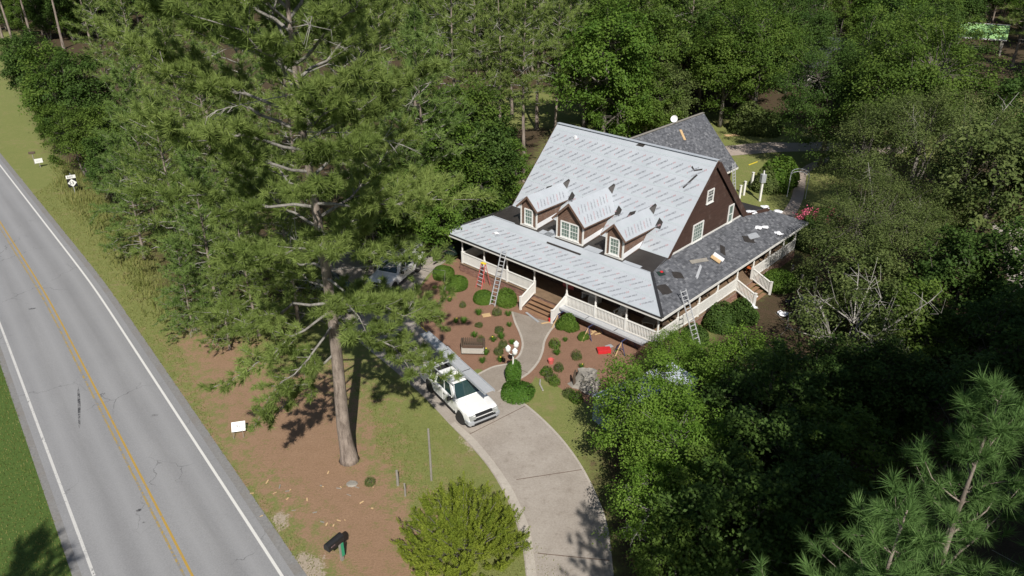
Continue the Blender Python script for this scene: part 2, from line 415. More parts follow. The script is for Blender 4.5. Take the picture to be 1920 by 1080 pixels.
m_leaf('leaf_oak', (0.03, 0.07, 0.012), (0.075, 0.14, 0.022), (0.155, 0.22, 0.042), 0.35, .55, .4, (0.09, 0.12, 0.025))
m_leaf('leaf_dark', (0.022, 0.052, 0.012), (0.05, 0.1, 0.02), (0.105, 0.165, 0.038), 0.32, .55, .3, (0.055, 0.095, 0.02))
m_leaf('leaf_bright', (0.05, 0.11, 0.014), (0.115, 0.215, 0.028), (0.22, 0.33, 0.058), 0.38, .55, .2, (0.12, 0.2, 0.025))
m_leaf('leaf_olive', (0.042, 0.068, 0.018), (0.092, 0.13, 0.036), (0.17, 0.205, 0.068), 0.3, .55, .2, (0.08, 0.115, 0.03))
m_leaf('leaf_shrub', (0.034, 0.08, 0.012), (0.08, 0.155, 0.022), (0.155, 0.235, 0.04), 0.3, .55, .25, (0.09, 0.14, 0.02))
m_leaf('leaf_juniper', (0.075, 0.118, 0.014), (0.16, 0.215, 0.024), (0.285, 0.325, 0.048), 0.28, .55, .1, (0.16, 0.21, 0.025))
m_leaf('leaf_ivy', (0.032, 0.089, 0.013), (0.068, 0.158, 0.021), (0.126, 0.221, 0.042), .3, .4, .1, (0.074, 0.147, 0.021))
m_leaf('grass_blade', (0.075, 0.11, 0.022), (0.165, 0.19, 0.048), (0.3, 0.275, 0.11), 0.3, .55, .1, (0.15, 0.17, 0.045))
m_leaf('leaf_dead', (.10, .045, .02), (.20, .09, .045), (.30, .17, .08), .2, .7, .1, (.2, .1, .05))
# ------------------------------------------------------------ the setting: ground, road, drive, paths
def axis(lo, hi, step, far):
    a = list(np.arange(lo, hi+1e-6, step)); s = step
    x = a[-1]
    while x < far: s *= 1.35; x += s; a.append(x)
    s = step; x = a[0]
    while x > -far: s *= 1.35; x -= s; a.insert(0, x)
    return np.array(a)
def sdist(P, poly):
    poly = np.array(poly, float); n = len(poly)
    d = np.full(len(P), 1e9); ins = np.zeros(len(P), bool)
    for i in range(n):
        a = poly[i]; b = poly[(i+1) % n]; e = b-a
        t = np.clip(((P-a)@e)/max(e@e, 1e-9), 0, 1)
        q = a+t[:, None]*e
        d = np.minimum(d, np.hypot(*(P-q).T))
        c = ((a[1] > P[:, 1]) != (b[1] > P[:, 1]))
        xx = (b[0]-a[0])*(P[:, 1]-a[1])/((b[1]-a[1]) if abs(b[1]-a[1]) > 1e-9 else 1e-9)+a[0]
        ins ^= c & (P[:, 0] < xx)
    return np.where(ins, d, -d)
def pix(*pts): return [tuple(at(x, y).xy) for x, y in pts]
def smooth_line(pts, n=8):
    """Catmull-Rom through 2d points"""
    P = [np.array(p, float) for p in pts]; P = [2*P[0]-P[1]]+P+[2*P[-1]-P[-2]]; out = []
    for i in range(1, len(P)-2):
        for t in np.linspace(0, 1, n, endpoint=False):
            a, b, c, d = P[i-1:i+3]
            out.append(.5*((2*b)+(c-a)*t+(2*a-5*b+4*c-d)*t*t+(3*b-a-3*c+d)*t**3))
    out.append(P[-2]); return [tuple(p) for p in out]
def ribbon(name, left, right, z, mat, t=0.0):
    n = len(left); mb = MB()
    vs = [(x, y, z) for x, y in left]+[(x, y, z) for x, y in right]
    fs = [(i, i+1, n+i+1, n+i) for i in range(n-1)]
    mb.add(vs, fs)
    if t:
        m = 2*n
        mb.add([(x, y, z-t) for x, y in left]+[(x, y, z-t) for x, y in right], [])
        mb.f += [(i, i+1, m+i+1, m+i) for i in range(n-1)]+[(n+i, n+i+1, m+n+i+1, m+n+i) for i in range(n-1)]
    return mb.build(name, mat)
# road centre line
_d = (at(0, 422)-at(87, 560)).normalized()
ROADC = [tuple((at(0, 422)+_d*k).xy) for k in (300, 100, 40)]+[tuple(at(x, y).xy) for x, y in ((0, 422), (87, 560), (220, 820), (352, 1077))]+[(-.2, 5.5), (14, -14), (40, -52)]
_A = np.array(ROADC); _t = np.concatenate([[0], np.cumsum(np.linalg.norm(np.diff(_A, axis=0), axis=1))]); _s = np.arange(0, _t[-1], 1.0)
RC = np.stack([np.interp(_s, _t, _A[:, i]) for i in (0, 1)], 1)
for _ in range(25): RC[1:-1] = .25*RC[:-2]+.5*RC[1:-1]+.25*RC[2:]
Tn = np.gradient(RC, axis=0); Tn /= np.linalg.norm(Tn, axis=1)[:, None]
Rn = np.stack([-Tn[:, 1], Tn[:, 0]], 1)                # to the house side (the line runs towards the camera, so left of travel)
def offs(d): return RC+Rn*d
def road_dist(P):
    """signed distance from the centre line, positive to the house side"""
    P = np.atleast_2d(P); D = np.linalg.norm(P[:, None, :]-RC[None], axis=2); i = D.argmin(1)
    return ((P-RC[i])*Rn[i]).sum(1)

STRAW = pix((330,632),(400,628),(470,645),(520,700),(560,700),(640,690),(690,780),(705,850),(745,905),(790,985),(800,1080),(820,1250),(700,1250),(620,1080),(560,1000),(500,930),(440,870),(405,800),(375,720))
BED = pix((775,595),(785,545),(812,510),(850,480),(880,470),(1000,520),(1120,570),(1235,640),(1255,680),(1240,770),(1205,800),(1150,795),(1105,760),(1060,735),(1030,715),(1005,705),(985,735),(965,757),(935,748),(925,722),(900,690),(872,700),(835,655),(800,625))
SANDS = [pix((515,962),(535,965),(540,985),(522,995),(508,975)), pix((540,1045),(575,1035),(600,1050),(610,1080),(600,1110),(540,1110)),
         pix((12,312),(30,322),(46,352),(38,352),(20,335)), pix((36,311),(52,312),(50,318),(38,317)), pix((860,822),(880,828),(895,838),(880,842))]
WOODS_R = pix((1150,1250),(1150,1080),(1130,1000),(1122,930),(1130,830),(1180,800),(1240,770),(1290,700),(1330,640),(1400,560),(1480,500),(1540,440),(1560,400),(1600,330),(1750,300),(2000,280),(2300,420),(2300,1250))
WOODS_L = pix((18,100),(60,200),(110,300),(190,360),(280,470),(340,600),(420,610),(520,560),(640,560),(700,520),(840,470),(930,410),(985,330),(1040,240),(1000,240),(930,238),(880,170),(700,100),(500,40),(0,20))
WOODS_B = pix((0,20),(120,95),(500,40),(880,170),(930,168),(1010,168),(1100,198),(1180,232),(1290,225),(1330,200),(1450,215),(1560,260),(1640,270),(1750,180),(2400,190),(2900,60),(2300,-60),(960,-80),(-400,-60))
YARD_R = pix((1400,560),(1440,545),(1530,560),(1535,610),(1500,650),(1440,660),(1400,640))
gx = axis(-45, 45, .36, 900); gy = axis(14, 100, .36, 900)
GX, GY = np.meshgrid(gx, gy); GP = np.stack([GX.ravel(), GY.ravel()], 1)
nx, ny = len(gx), len(gy)
gme = bpy.data.meshes.new('ground')
gme.vertices.add(nx*ny); gme.vertices.foreach_set('co', np.column_stack([GP, np.zeros(nx*ny)]).astype(np.float32).ravel())
ii = (np.arange(ny-1)[:, None]*nx+np.arange(nx-1)[None]).ravel()
quads = np.stack([ii, ii+1, ii+nx+1, ii+nx], 1).astype(np.int32)
gme.loops.add(quads.size); gme.loops.foreach_set('vertex_index', quads.ravel())
gme.polygons.add(len(quads)); gme.polygons.foreach_set('loop_start', np.arange(len(quads), dtype=np.int32)*4); gme.polygons.foreach_set('loop_total', np.full(len(quads), 4, np.int32))
gme.update(calc_edges=True)
def gattr(n, vals):
    a = gme.attributes.new(n, 'FLOAT', 'POINT'); a.data.foreach_set('value', np.clip(vals, -6, 6).astype(np.float32))
gattr('m_straw', sdist(GP, STRAW)); gattr('m_bed', np.maximum(sdist(GP, BED), -20))
sd = np.full(len(GP), -6.)
for s_ in SANDS: sd = np.maximum(sd, sdist(GP, s_))
gattr('m_sand', sd)
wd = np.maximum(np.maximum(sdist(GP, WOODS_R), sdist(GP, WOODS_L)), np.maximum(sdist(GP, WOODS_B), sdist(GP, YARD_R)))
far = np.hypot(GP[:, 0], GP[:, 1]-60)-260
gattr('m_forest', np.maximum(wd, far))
rd = np.concatenate([road_dist(GP[i:i+20000]) for i in range(0, len(GP), 20000)])
gattr('m_verge', -rd)
ground = link('ground', gme, MAT['ground']); tag(ground, 'mown lawn, pine straw and leaf litter around the house', kind='structure')

def road_strip(name, d0, d1, z, mat, label=None):
    o = ribbon(name, [tuple(p) for p in offs(d0)], [tuple(p) for p in offs(d1)], z, mat)
    tag(o, label, kind='structure'); return o
road_strip('road_shoulder', -3.95, 4.05, .008, MAT['road_shoulder'], 'crumbled grey asphalt edge of the road')
_D = np.linspace(-3.62, 3.62, 13); _V = np.concatenate([np.column_stack([offs(d), np.full(len(RC), .014)]) for d in _D]); _n = len(RC)
rme = bpy.data.meshes.new('road'); rme.from_pydata(_V.tolist(), [], [(j*_n+i, (j+1)*_n+i, (j+1)*_n+i+1, j*_n+i+1) for j in range(12) for i in range(_n-1)]); rme.update()
rme.attributes.new('lat', 'FLOAT', 'POINT').data.foreach_set('value', np.repeat(_D, _n).astype(np.float32))
tag(link('road', rme, MAT['asphalt']), 'two lane grey asphalt road', kind='structure')
road_strip('edge_line', 3.12, 3.25, .018, MAT['line_white'], 'white edge line on the house side of the road')
road_strip('edge_line', -3.27, -3.14, .018, MAT['line_white_worn'], 'worn white edge line across the road')
road_strip('centre_line', .09, .19, .018, MAT['line_yellow'], 'solid yellow centre line of the road')
road_strip('centre_line', -.19, -.09, .018, MAT['line_yellow_worn'], 'worn yellow centre line of the road')
# tar spots and a long scuff on the road
rng = random.Random(4)
def blot(name, px, py, a, b, ang, label):
    c = at(px, py); pts = []
    for k in range(14):
        t = 2*math.pi*k/14; r = rng.uniform(.6, 1.15)
        x, y = a*r*math.cos(t), b*r*math.sin(t)
        pts.append((c.x+x*math.cos(ang)-y*math.sin(ang), c.y+x*math.sin(ang)+y*math.cos(ang), .0165))
    o = MB().add(pts, [tuple(range(14))]).build(name, MAT['tar_stain']); tag(o, label, kind='structure')
blot('tar_patch', 148, 755, 2.6, .10, R(118), 'long dark scuff in the lane')
blot('tar_patch', 260, 957, .12, .10, 0, 'small dark tar spot on the road')
blot('tar_patch', 291, 779, .22, .10, .3, 'dark tar drips in the near lane')
blot('tar_patch', 60, 579, .30, .14, .2, 'dark tar smudge beside the yellow line')
blot('tar_patch', 270, 980, .08, .06, .2, 'tiny dark tar drip on the road')

# driveway
dl = smooth_line(pix((990,1250),(992,1150),(986,1080),(976,1010),(952,940),(918,880),(878,832),(842,795),(800,750),(745,700),(690,655),(640,612),(606,560),(612,500),(668,462)), 6)
dr = smooth_line(pix((1160,1250),(1155,1150),(1150,1080),(1138,985),(1112,915),(1080,858),(1040,808),(990,762),(938,728),(888,700),(838,655),(790,612),(778,560),(806,512),(852,482)), 6)
ribbon('driveway', dl, dr, .022, MAT['drive_concrete']); tag(bpy.data.objects['driveway'], 'curving brown grey concrete driveway', kind='structure')
kl = smooth_line(pix((990,1250),(994,1150),(988,1080),(979,1010),(955,940),(920,880),(880,832),(845,797)), 6)
kr = smooth_line(pix((1018,1250),(1014,1150),(1006,1080),(998,1020),(990,985),(966,928),(930,872),(890,824),(853,792)), 6)
m_ = min(len(kl), len(kr)); ii_ = np.linspace(0, len(kr)-1, len(kl))
kr2 = [tuple(np.array(kr)[int(i)]*(1-(i-int(i)))+np.array(kr)[min(int(i)+1, len(kr)-1)]*(i-int(i))) for i in ii_]
ribbon('drive_border', kl, kr2, .045, MAT['kerb_concrete'], .04); tag(bpy.data.objects['drive_border'], 'pale raised concrete border along the driveway', kind='structure')
kk = smooth_line(pix((1150,1080),(1138,985),(1112,915),(1080,858),(1040,808),(990,762),(938,728)), 6)
def offset_poly(pts, d):
    P = np.array(pts); t = np.gradient(P, axis=0); t /= np.linalg.norm(t, axis=1)[:, None]; return [tuple(p) for p in P+np.stack([-t[:, 1], t[:, 0]], 1)*d]
ribbon('drive_border', offset_poly(kk, -.02), offset_poly(kk, .10), .032, MAT['kerb_concrete'], .03); tag(bpy.data.objects['drive_border.001'], 'thin pale concrete rim of the driveway by the lawn', kind='structure')
for a, b in (((968,900),(1098,880)), ((1008,1038),(1146,1052)), ((880,815),(992,758))):
    p = at(*a); q = at(*b); p.z = q.z = .0265
    o = MB().bar(p, q, .035, .004).build('drive_joint', MAT['soil']); tag(o, 'thin dark joint across the driveway', kind='structure')
# front walk
wl = smooth_line(pix((893,706),(925,690),(955,683),(975,668),(982,648),(978,628),(968,605),(962,585)), 6)
wr = smooth_line(pix((932,735),(962,716),(988,700),(1006,680),(1015,660),(1019,640),(1030,620),(1042,608)), 6)
ribbon('front_walk', wl, wr, .034, MAT['walk_concrete'], .03); tag(bpy.data.objects['front_walk'], 'curved concrete walk to the front steps', kind='structure')
for side, d in ((wl, .0), (wr, -.14)):
    o = ribbon('walk_edge', offset_poly(side, d), offset_poly(side, d+.14), .042, MAT['kerb_concrete'], .04); tag(o, 'pale edging of the front walk', kind='structure')
a_, b_ = at(953,684), at(990,700); a_.z = b_.z = .04
tag(MB().bar(a_, b_, .03, .004).build('walk_joint', MAT['soil']), 'joint across the front walk', kind='structure')
# rear drive and garden path
rt = smooth_line(pix((1250,282),(1361,274),(1410,269),(1446,267),(1500,268),(1560,266),(1620,272),(1700,270)), 6)
rb = smooth_line(pix((1250,300),(1372,292),(1410,289),(1446,286),(1500,284),(1560,284),(1620,290),(1700,288)), 6)
ribbon('rear_drive', rt, rb, .02, MAT['rear_concrete']); tag(bpy.data.objects['rear_drive'], 'brown concrete drive behind the house', kind='structure')
pl_ = smooth_line(pix((1538,286),(1532,300),(1512,310),(1496,324),(1490,345),(1482,375),(1462,405)), 6)
pr_ = smooth_line(pix((1556,286),(1552,302),(1530,314),(1513,328),(1510,350),(1504,378),(1488,410)), 6)
ribbon('garden_path', pl_, pr_, .024, MAT['rear_concrete']); tag(bpy.data.objects['garden_path'], 'narrow garden path through the arbour', kind='structure')
# side drive on the far right, in the trees
o = ribbon('side_drive', smooth_line(pix((1850,420),(1880,470),(1890,560),(1880,640)), 6), smooth_line(pix((1990,400),(2010,470),(2030,560),(2040,640)), 6), .02, MAT['drive_concrete']); tag(o, 'shaded side driveway among the trees', kind='structure')
# ------------------------------------------------------------ the house (local axes: x = to the right along the front, y = back; origin under the front right eave corner)
HX, HY, HYAW = 9.29, 40.11, R(42.99)
house = empty('farmhouse', (HX, HY, 0), -HYAW)
tag(house, 'brown wooden farmhouse with wraparound porch and pale felt on its roof', 'house')
HM = Matrix.Translation((HX, HY, 0)) @ Matrix.Rotation(-HYAW, 4, 'Z')
def hw(u, v, z=0.0): return HM @ Vector((-u, v, z))          # house place -> world
def U(u, v, z): return Vector((-u, v, z))
LU, TV, ZE, PK = 19.95, 21.2, 3.15, .487                     # length, depth, eave height, porch roof pitch
KU = 2.64; ZK = ZE+PK*KU; WR, WL = 3.02, 17.13; VB, VB2 = 4.94, 15.75; ZB = ZE+PK*WR; VR_, ZR = 10.3, 10.2
FLZ = .75
def hp(mb, name, mat, parent=None, **k): return mb.build(name, MAT[mat], parent or house, **k)
# --- foundation (bricks), porch floor, walls
def brick_wall(a, b, z1, n_out, name='foundation_wall'):
    """brick face between two local points; bricks stand 8 mm proud of the mortar"""
    a = Vector(a); b = Vector(b); d = (b-a); L = d.length; d.normalize(); nn = Vector(n_out)
    core = MB(); c0 = a-nn*.22; core.add([a, b, b-nn*.22, c0]+[p+Vector((0,0,z1)) for p in (a, b, b-nn*.22, c0)], [(0,1,2,3),(4,7,6,5),(0,4,5,1),(1,5,6,2),(2,6,7,3),(3,7,4,0)])
    w = hp(core, name, 'brick_mortar')
    V = []; T = []; rows = int(z1/.085); r_ = random.Random(7)
    for r in range(rows):
        x = -.115 if r % 2 else 0.
        while x < L:
            x0, x1 = max(x, 0)+.006, min(x+.23, L)-.006
            if x1-x0 > .03:
                z0 = r*.085+.006; z_1 = z0+.072
                f = [a+d*x0+nn*.008, a+d*x1+nn*.008, a+d*x1-nn*.01, a+d*x0-nn*.01]
                lo = [p+Vector((0,0,z0)) for p in f]; hi = [p+Vector((0,0,z_1)) for p in f]
                for q in ((lo[0],lo[1],hi[1],hi[0]), (hi[0],hi[1],hi[2],hi[3]), (lo[1],lo[2],hi[2],hi[1]), (lo[0],hi[0],hi[3],lo[3])): V += list(q)
                T += [r_.random()]*4
            x += .23
    me = fast_mesh('bricks', np.array([tuple(p) for p in V]), 4, np.array(T)); o = link('bricks', me, MAT['brick_tint'], w); tag(o, kind='stuff')
E0 = .45                                                        # porch edge inside the eaves
UL = 18.75
brick_wall(U(UL, E0, 0), U(E0, E0, 0), FLZ-.12, (0,-1,0)); brick_wall(U(E0, E0+.01, 0), U(E0, TV-E0, 0), FLZ-.12, (1,0,0))
brick_wall(U(UL, TV-E0, 0), U(UL, E0+.01, 0), FLZ-.12, (-1,0,0))
fl = MB()
x = E0-.06
while x < UL:
    w = .14; fl.box(-min(x+w-.008, UL), E0-.08, FLZ-.04, -x, 2.9, FLZ); x += w
hp(fl, 'porch_floor_front', 'deck_wood')
fl = MB(); y = 2.905
while y < TV-E0:
    fl.box(-3.0, y, FLZ-.04, -(E0-.06), min(y+.132, TV-E0), FLZ-.002); y += .14
hp(fl, 'porch_floor_side', 'deck_wood')
fl = MB(); fl.box(-UL, 2.91, FLZ-.04, -WL, TV-E0, FLZ-.002); hp(fl, 'porch_floor_far', 'deck_wood')
hp(MB().box(-UL+.02, E0+.02, FLZ-.14, -(E0+.02), TV-E0-.02, FLZ-.06), 'floor_frame', 'dark_wood')
def lapped(mb, a, b, n, z0, zt, step=.16):
    """lapped boards between two bottom points, up to the height function zt(s) on both ends (s in metres)"""
    a = Vector(a); b = Vector(b); n = Vector(n); d = b-a; L = d.length; d.normalize(); z = z0
    while True:
        r = zt(z)
        if r is None: break
        s0, s1 = r
        r2 = zt(z+step) or ((s0+s1)/2-.01, (s0+s1)/2+.01)
        t0, t1 = max(r2[0], s0), min(r2[1], s1)
        p = [a+d*s0+n*.022, a+d*s1+n*.022, a+d*t1+n*.004, a+d*t0+n*.004]
        zz = [z, z, z+step, z+step]
        vs = [Vector((q.x, q.y, zv)) for q, zv in zip(p, zz)]
        lo = [Vector((q.x, q.y, z)) for q in (a+d*s0+n*.002, a+d*s1+n*.002)]
        mb.add(vs+lo, [(0,1,2,3), (4,5,1,0)]); z += step
# main walls (inner box keeps the house closed)
hp(MB().box(-WL+.03, 2.93, .05, -WR-.03, TV-2.93, ZK-.25), 'wall_core', 'dark_wood')
lb = MB(); lapped(lb, U(WL, 2.9, 0), U(WR, 2.9, 0), (0,-1,0), FLZ, lambda z: (0, WL-WR) if z < ZK-.45 else None); hp(lb, 'front_wall', 'siding')
lb = MB(); lapped(lb, U(WR, 2.9, 0), U(WR, TV-2.9, 0), (1,0,0), FLZ, lambda z: (0, TV-5.8) if z < ZK-.45 else None); hp(lb, 'side_wall', 'siding')
lb = MB(); lapped(lb, U(WL, TV-2.9, 0), U(WL, 2.9, 0), (-1,0,0), FLZ, lambda z: (0, TV-5.8) if z < ZK-.45 else None); hp(lb, 'far_side_wall', 'siding')
SL = (ZR-ZB)/(VR_-VB); SL2 = (ZR-ZB)/(VB2-VR_)
def gable(z):
    z2 = z-ZB
    if z > ZR-.15: return None
    return (max(0, (z2-.0)/SL), (VB2-VB)-max(0, z2/SL2))
lb = MB(); lapped(lb, U(WR, VB, 0), U(WR, VB2, 0), (1,0,0), ZB-.02, gable); hp(lb, 'gable_wall', 'siding')
hp(MB().add([U(WR+.02, VB, ZB-.1), U(WR+.02, VB2, ZB-.1), U(WR+.02, VR_, ZR-.05)], [(0,1,2)]), 'gable_sheathing', 'dark_wood')
lb = MB(); lapped(lb, U(WL, VB2, 0), U(WL, VB, 0), (-1,0,0), ZB-.02, lambda z: None if z > ZR-.15 else (max(0, (z-ZB)/SL2), (VB2-VB)-max(0, (z-ZB)/SL))); hp(lb, 'far_gable_wall', 'siding')
# --- roof planes (sheathing)
TH = .13
def plane(name, pts, mat, t=TH):
    return hp(MB().slab([U(*p) for p in pts], t), name, mat)
OH = .12
r_front = plane('porch_roof', [(LU, 0, ZE), (0, 0, ZE), (KU, KU, ZK), (LU-KU, KU, ZK)], 'ply_wood')
r_right = plane('porch_roof', [(0, 0, ZE), (0, TV, ZE), (KU, TV-KU, ZK), (WR, VB2, ZB), (WR, VB, ZB), (KU, KU, ZK)], 'membrane')
r_left = plane('porch_roof', [(LU, TV, ZE), (LU, 0, ZE), (LU-KU, KU, ZK), (WL, VB, ZB), (WL, VB2, ZB), (LU-KU, TV-KU, ZK)], 'membrane')
r_back = plane('porch_roof', [(0, TV, ZE), (LU, TV, ZE), (LU-KU, TV-KU, ZK), (KU, TV-KU, ZK)], 'ply_wood')
low = plane('low_slope_roof', [(LU-KU, KU, ZK), (KU, KU, ZK), (WR-OH, VB, ZB), (WL+OH, VB, ZB)], 'membrane')
plane('low_slope_roof', [(KU, TV-KU, ZK), (LU-KU, TV-KU, ZK), (WL+OH, VB2, ZB), (WR-OH, VB2, ZB)], 'membrane')
steep = plane('steep_roof', [(WL+OH, VB, ZB), (WR-OH, VB, ZB), (WR-OH, VR_, ZR), (WL+OH, VR_, ZR)], 'ply_wood', .16)
plane('steep_roof', [(WR-OH, VB2, ZB), (WL+OH, VB2, ZB), (WL+OH, VR_, ZR), (WR-OH, VR_, ZR)], 'shingle', .16)
# rake boards of the gable, with the broad dark soffit on the rear rake
for v0, nm, wd in ((VB, 'rake_board', .16), (VB2, 'rake_board', .16)):
    hp(MB().bar(U(WR-OH-.02, v0, ZB-.14), U(WR-OH-.02, VR_, ZR-.14), .04, .26, (0, 0, 1)), nm, 'siding')
hp(MB().bar(U(WR-OH-.06, VB2+.25, ZB-.32), U(WR-OH-.06, VR_+.12, ZR-.30), .05, .5), 'rake_shadow_board', 'siding')
hp(MB().bar(U(WR-OH-.05, VB2+.1, ZB-.12), U(KU-.35, TV-KU+.1, ZK-.02), .10, .30), 'rear_return', 'siding')
for s, x_ in ((-1, WL+OH+.02),):
    for v0 in (VB, VB2): hp(MB().bar(U(x_, v0, ZB-.1), U(x_, VR_, ZR-.1), .04, .22), 'rake_board', 'siding')
# white flashing trim at the foot of the gable
hp(MB().bar(U(WR-.035, VB+.1, ZB+.05), U(WR-.035, VB2-.1, ZB+.05), .03, .13), 'wall_flashing', 'white_paint')
# hip strip and the fascia round the eaves (each side its own piece)
hp(MB().bar(U(0, 0, ZE+.03), U(KU, KU, ZK+.03), .20, .03), 'hip_strip', 'drip_edge')
def fascia(a, b, o):
    a = Vector(a); b = Vector(b); o = Vector(o)
    f = hp(MB().bar(a+o*.02-Vector((0,0,.12)), b+o*.02-Vector((0,0,.12)), .04, .17), 'fascia', 'white_paint')
    hp(MB().bar(a+o*.03-Vector((0,0,.003)), b+o*.03-Vector((0,0,.003)), .09, .07), 'drip_edge', 'drip_edge', f)
fascia(U(LU, 0, ZE), U(0, 0, ZE), (0,-1,0)); fascia(U(0, TV, ZE), U(LU, TV, ZE), (0,1,0))
f = hp(MB().bar(U(-.02, -.02, ZE-.10), U(-.02, TV+.02, ZE-.10), .04, .17), 'fascia', 'white_paint')
fascia(U(LU, TV, ZE), U(LU, 0, ZE), (-1,0,0))
hp(MB().box(-(LU-.1), .1, ZE-.24, -.1, 2.88, ZE-.19), 'porch_ceiling_front', 'porch_ceiling')
hp(MB().box(-2.98, 2.885, ZE-.24, -.1, TV-.1, ZE-.19), 'porch_ceiling_side', 'porch_ceiling')
hp(MB().box(-(LU-.1), 2.885, ZE-.24, -WL-.02, TV-.1, ZE-.19), 'porch_ceiling_far', 'porch_ceiling')
for a, b in ((U(UL, E0, ZE-.30), U(E0, E0, ZE-.30)), (U(E0, E0, ZE-.30), U(E0, TV-E0, ZE-.30)), (U(UL, E0, ZE-.30), U(UL, TV-E0, ZE-.30))):
    hp(MB().bar(a, b, .12, .14), 'porch_beam', 'white_paint')
# --- felt courses with their printed lettering
def text_mesh(body, size, bold=.045):
    cu = bpy.data.curves.new('t', 'FONT'); cu.body = body; cu.size = size; cu.resolution_u = 1; cu.offset = size*bold
    ob = bpy.data.objects.new('t', cu); COL.objects.link(ob)
    dg = bpy.context.evaluated_depsgraph_get(); me = bpy.data.meshes.new_from_object(ob.evaluated_get(dg))
    vs = np.array([v.co[:] for v in me.vertices]); fs = [tuple(p.vertices) for p in me.polygons]
    bpy.data.objects.remove(ob); bpy.data.curves.remove(cu); bpy.data.meshes.remove(me)
    return vs, fs
T_A1, T_A2 = text_mesh('S', .17), text_mesh('OLIM FELT', .17)
T_B1, T_B2 = text_mesh('CTLU WOO', .17), text_mesh('DS', .17)
wA1 = T_A1[0][:, 0].max()+.02; wB1 = T_B1[0][:, 0].max()+.02
def put_text(mb, T, org, e, n_, dx=0.0):
    vs = [tuple(org+e*(float(x)+dx)+n_*float(y)) for x, y, _ in T[0]]; mb.add(vs, T[1])
def flat_mesh(mb, name, mat, parent):
    me = bpy.data.meshes.new(name); me.from_pydata(mb.v, [], mb.f); me.update()
    o = link(name, me, MAT[mat], parent); tag(o, kind='stuff'); return o
def felt_plane(parent, o0, ex, es, rows, row_h, span, text_x0, ang=R(42), step=1.25, lift=.0, seed=1, fit=None):
    """o0: origin on plane, ex: along eave (unit), es: up slope (unit). span(row, s)->(x0,x1). Each course is its own strip."""
    nrm = ex.cross(es).normalized()
    if nrm.z < 0: nrm = -nrm
    r_ = random.Random(seed); blk = MB(); red = MB()
    for r in range(rows):
        s0 = r*row_h; s1 = fit if (fit and r == rows-1) else (r+1)*row_h+.06
        xa0, xa1 = span(s0); xb0, xb1 = span(s1)
        z0 = lift+.022; z1 = lift+.012
        c = [o0+ex*xa0+es*s0+nrm*z0, o0+ex*xa1+es*s0+nrm*z0, o0+ex*xb1+es*s1+nrm*z1, o0+ex*xb0+es*s1+nrm*z1]
        # a slightly wavy sheet
        mb = MB(); nseg = max(2, int((xa1-xa0)/.6)); vs = []; fs = []
        for j in range(3):
            t = j/2
            for i in range(nseg+1):
                q = i/nseg; p = (c[0].lerp(c[1], q)).lerp(c[3].lerp(c[2], q), t)
                wv = r_.uniform(-.004, .006) if 0 < j < 2 and 0 < i < nseg else 0
                vs.append(p+nrm*wv)
        for j in range(2):
            for i in range(nseg): k = j*(nseg+1)+i; fs.append((k, k+1, k+nseg+2, k+nseg+1))
        k0 = len(vs); vs += [o0+ex*xa0+es*s0, o0+ex*xa1+es*s0]; fs.append((k0, k0+1, nseg, 0))
        mb.add(vs, fs); st = mb.build('felt_strip', MAT['felt'], parent)
        if s1 < (fit or 1e9)-.05 or True:
            lp = MB(); lp.bar(c[0]+es*.10+nrm*.003, c[1]+es*.10+nrm*.003, .035, .002, nrm); lp.build('lap_line', MAT['felt_lap'], st)
        x = xa0+text_x0+(r % 2)*.0
        e = (ex*math.cos(ang)+es*math.sin(ang)); n_ = (-ex*math.sin(ang)+es*math.cos(ang))
        while x < max(xa1, xb1):
            for (dx, ds, A, B, wA, ca) in ((0, .29, T_A1, T_A2, wA1, True), (.43, .10, T_B1, T_B2, wB1, False)):
                # keep the whole word on the strip
                ok = True
                for tt in (0, .5, 1):
                    xx = x+dx+math.cos(ang)*1.0*tt; ss = s0+ds+math.sin(ang)*1.0*tt
                    lim = span(min(ss, s1))
                    if xx < lim[0]+.05 or xx > lim[1]-.05 or ss > (fit or 1e9)-.02: ok = False
                if not ok: continue
                org = o0+ex*(x+dx)+es*(s0+ds)+nrm*(lift+.030)
                put_text(red if ca else blk, A, org, e, n_); put_text(blk if ca else red, B, org, e, n_, wA)
            x += step
    flat_mesh(blk, 'printed_lettering', 'print_black', parent); flat_mesh(red, 'printed_red_lettering', 'print_red', parent)
S_len = math.hypot(VR_-VB, ZR-ZB); es = Vector((0, VR_-VB, ZR-ZB)).normalized(); ex = Vector((1, 0, 0))
felt_plane(steep, U(WL+OH, VB, ZB), ex, es, 7, 1.19, lambda s: (0, WL-WR+2*OH), .15, seed=2, fit=S_len)
P_len = math.hypot(KU, ZK-ZE); es2 = Vector((0, KU, ZK-ZE)).normalized()
felt_plane(r_front, U(LU, 0, ZE), ex, es2, 3, 1.10, lambda s: (s*KU/P_len, LU-s*KU/P_len), .6, seed=3, fit=P_len)
# felt carried over onto the low slope in uneven ends
low_es = Vector((0, VB-KU, ZB-ZK)).normalized()
for (u0, u1, dv) in ((17.2, 14.9, .12), (12.5, 11.0, .55), (12.0, 11.3, .95), (8.3, 7.0, .60), (5.0, 3.6, .35), (3.6, 2.75, .05)):
    a = U(u0, KU-.05, ZK); b = U(u1, KU-.05, ZK)
    pts = [a, b, b+low_es*dv, a+low_es*dv]; hp(MB().slab([p+Vector((0,0,.03)) for p in pts], .01), 'felt_patch', 'felt', low)
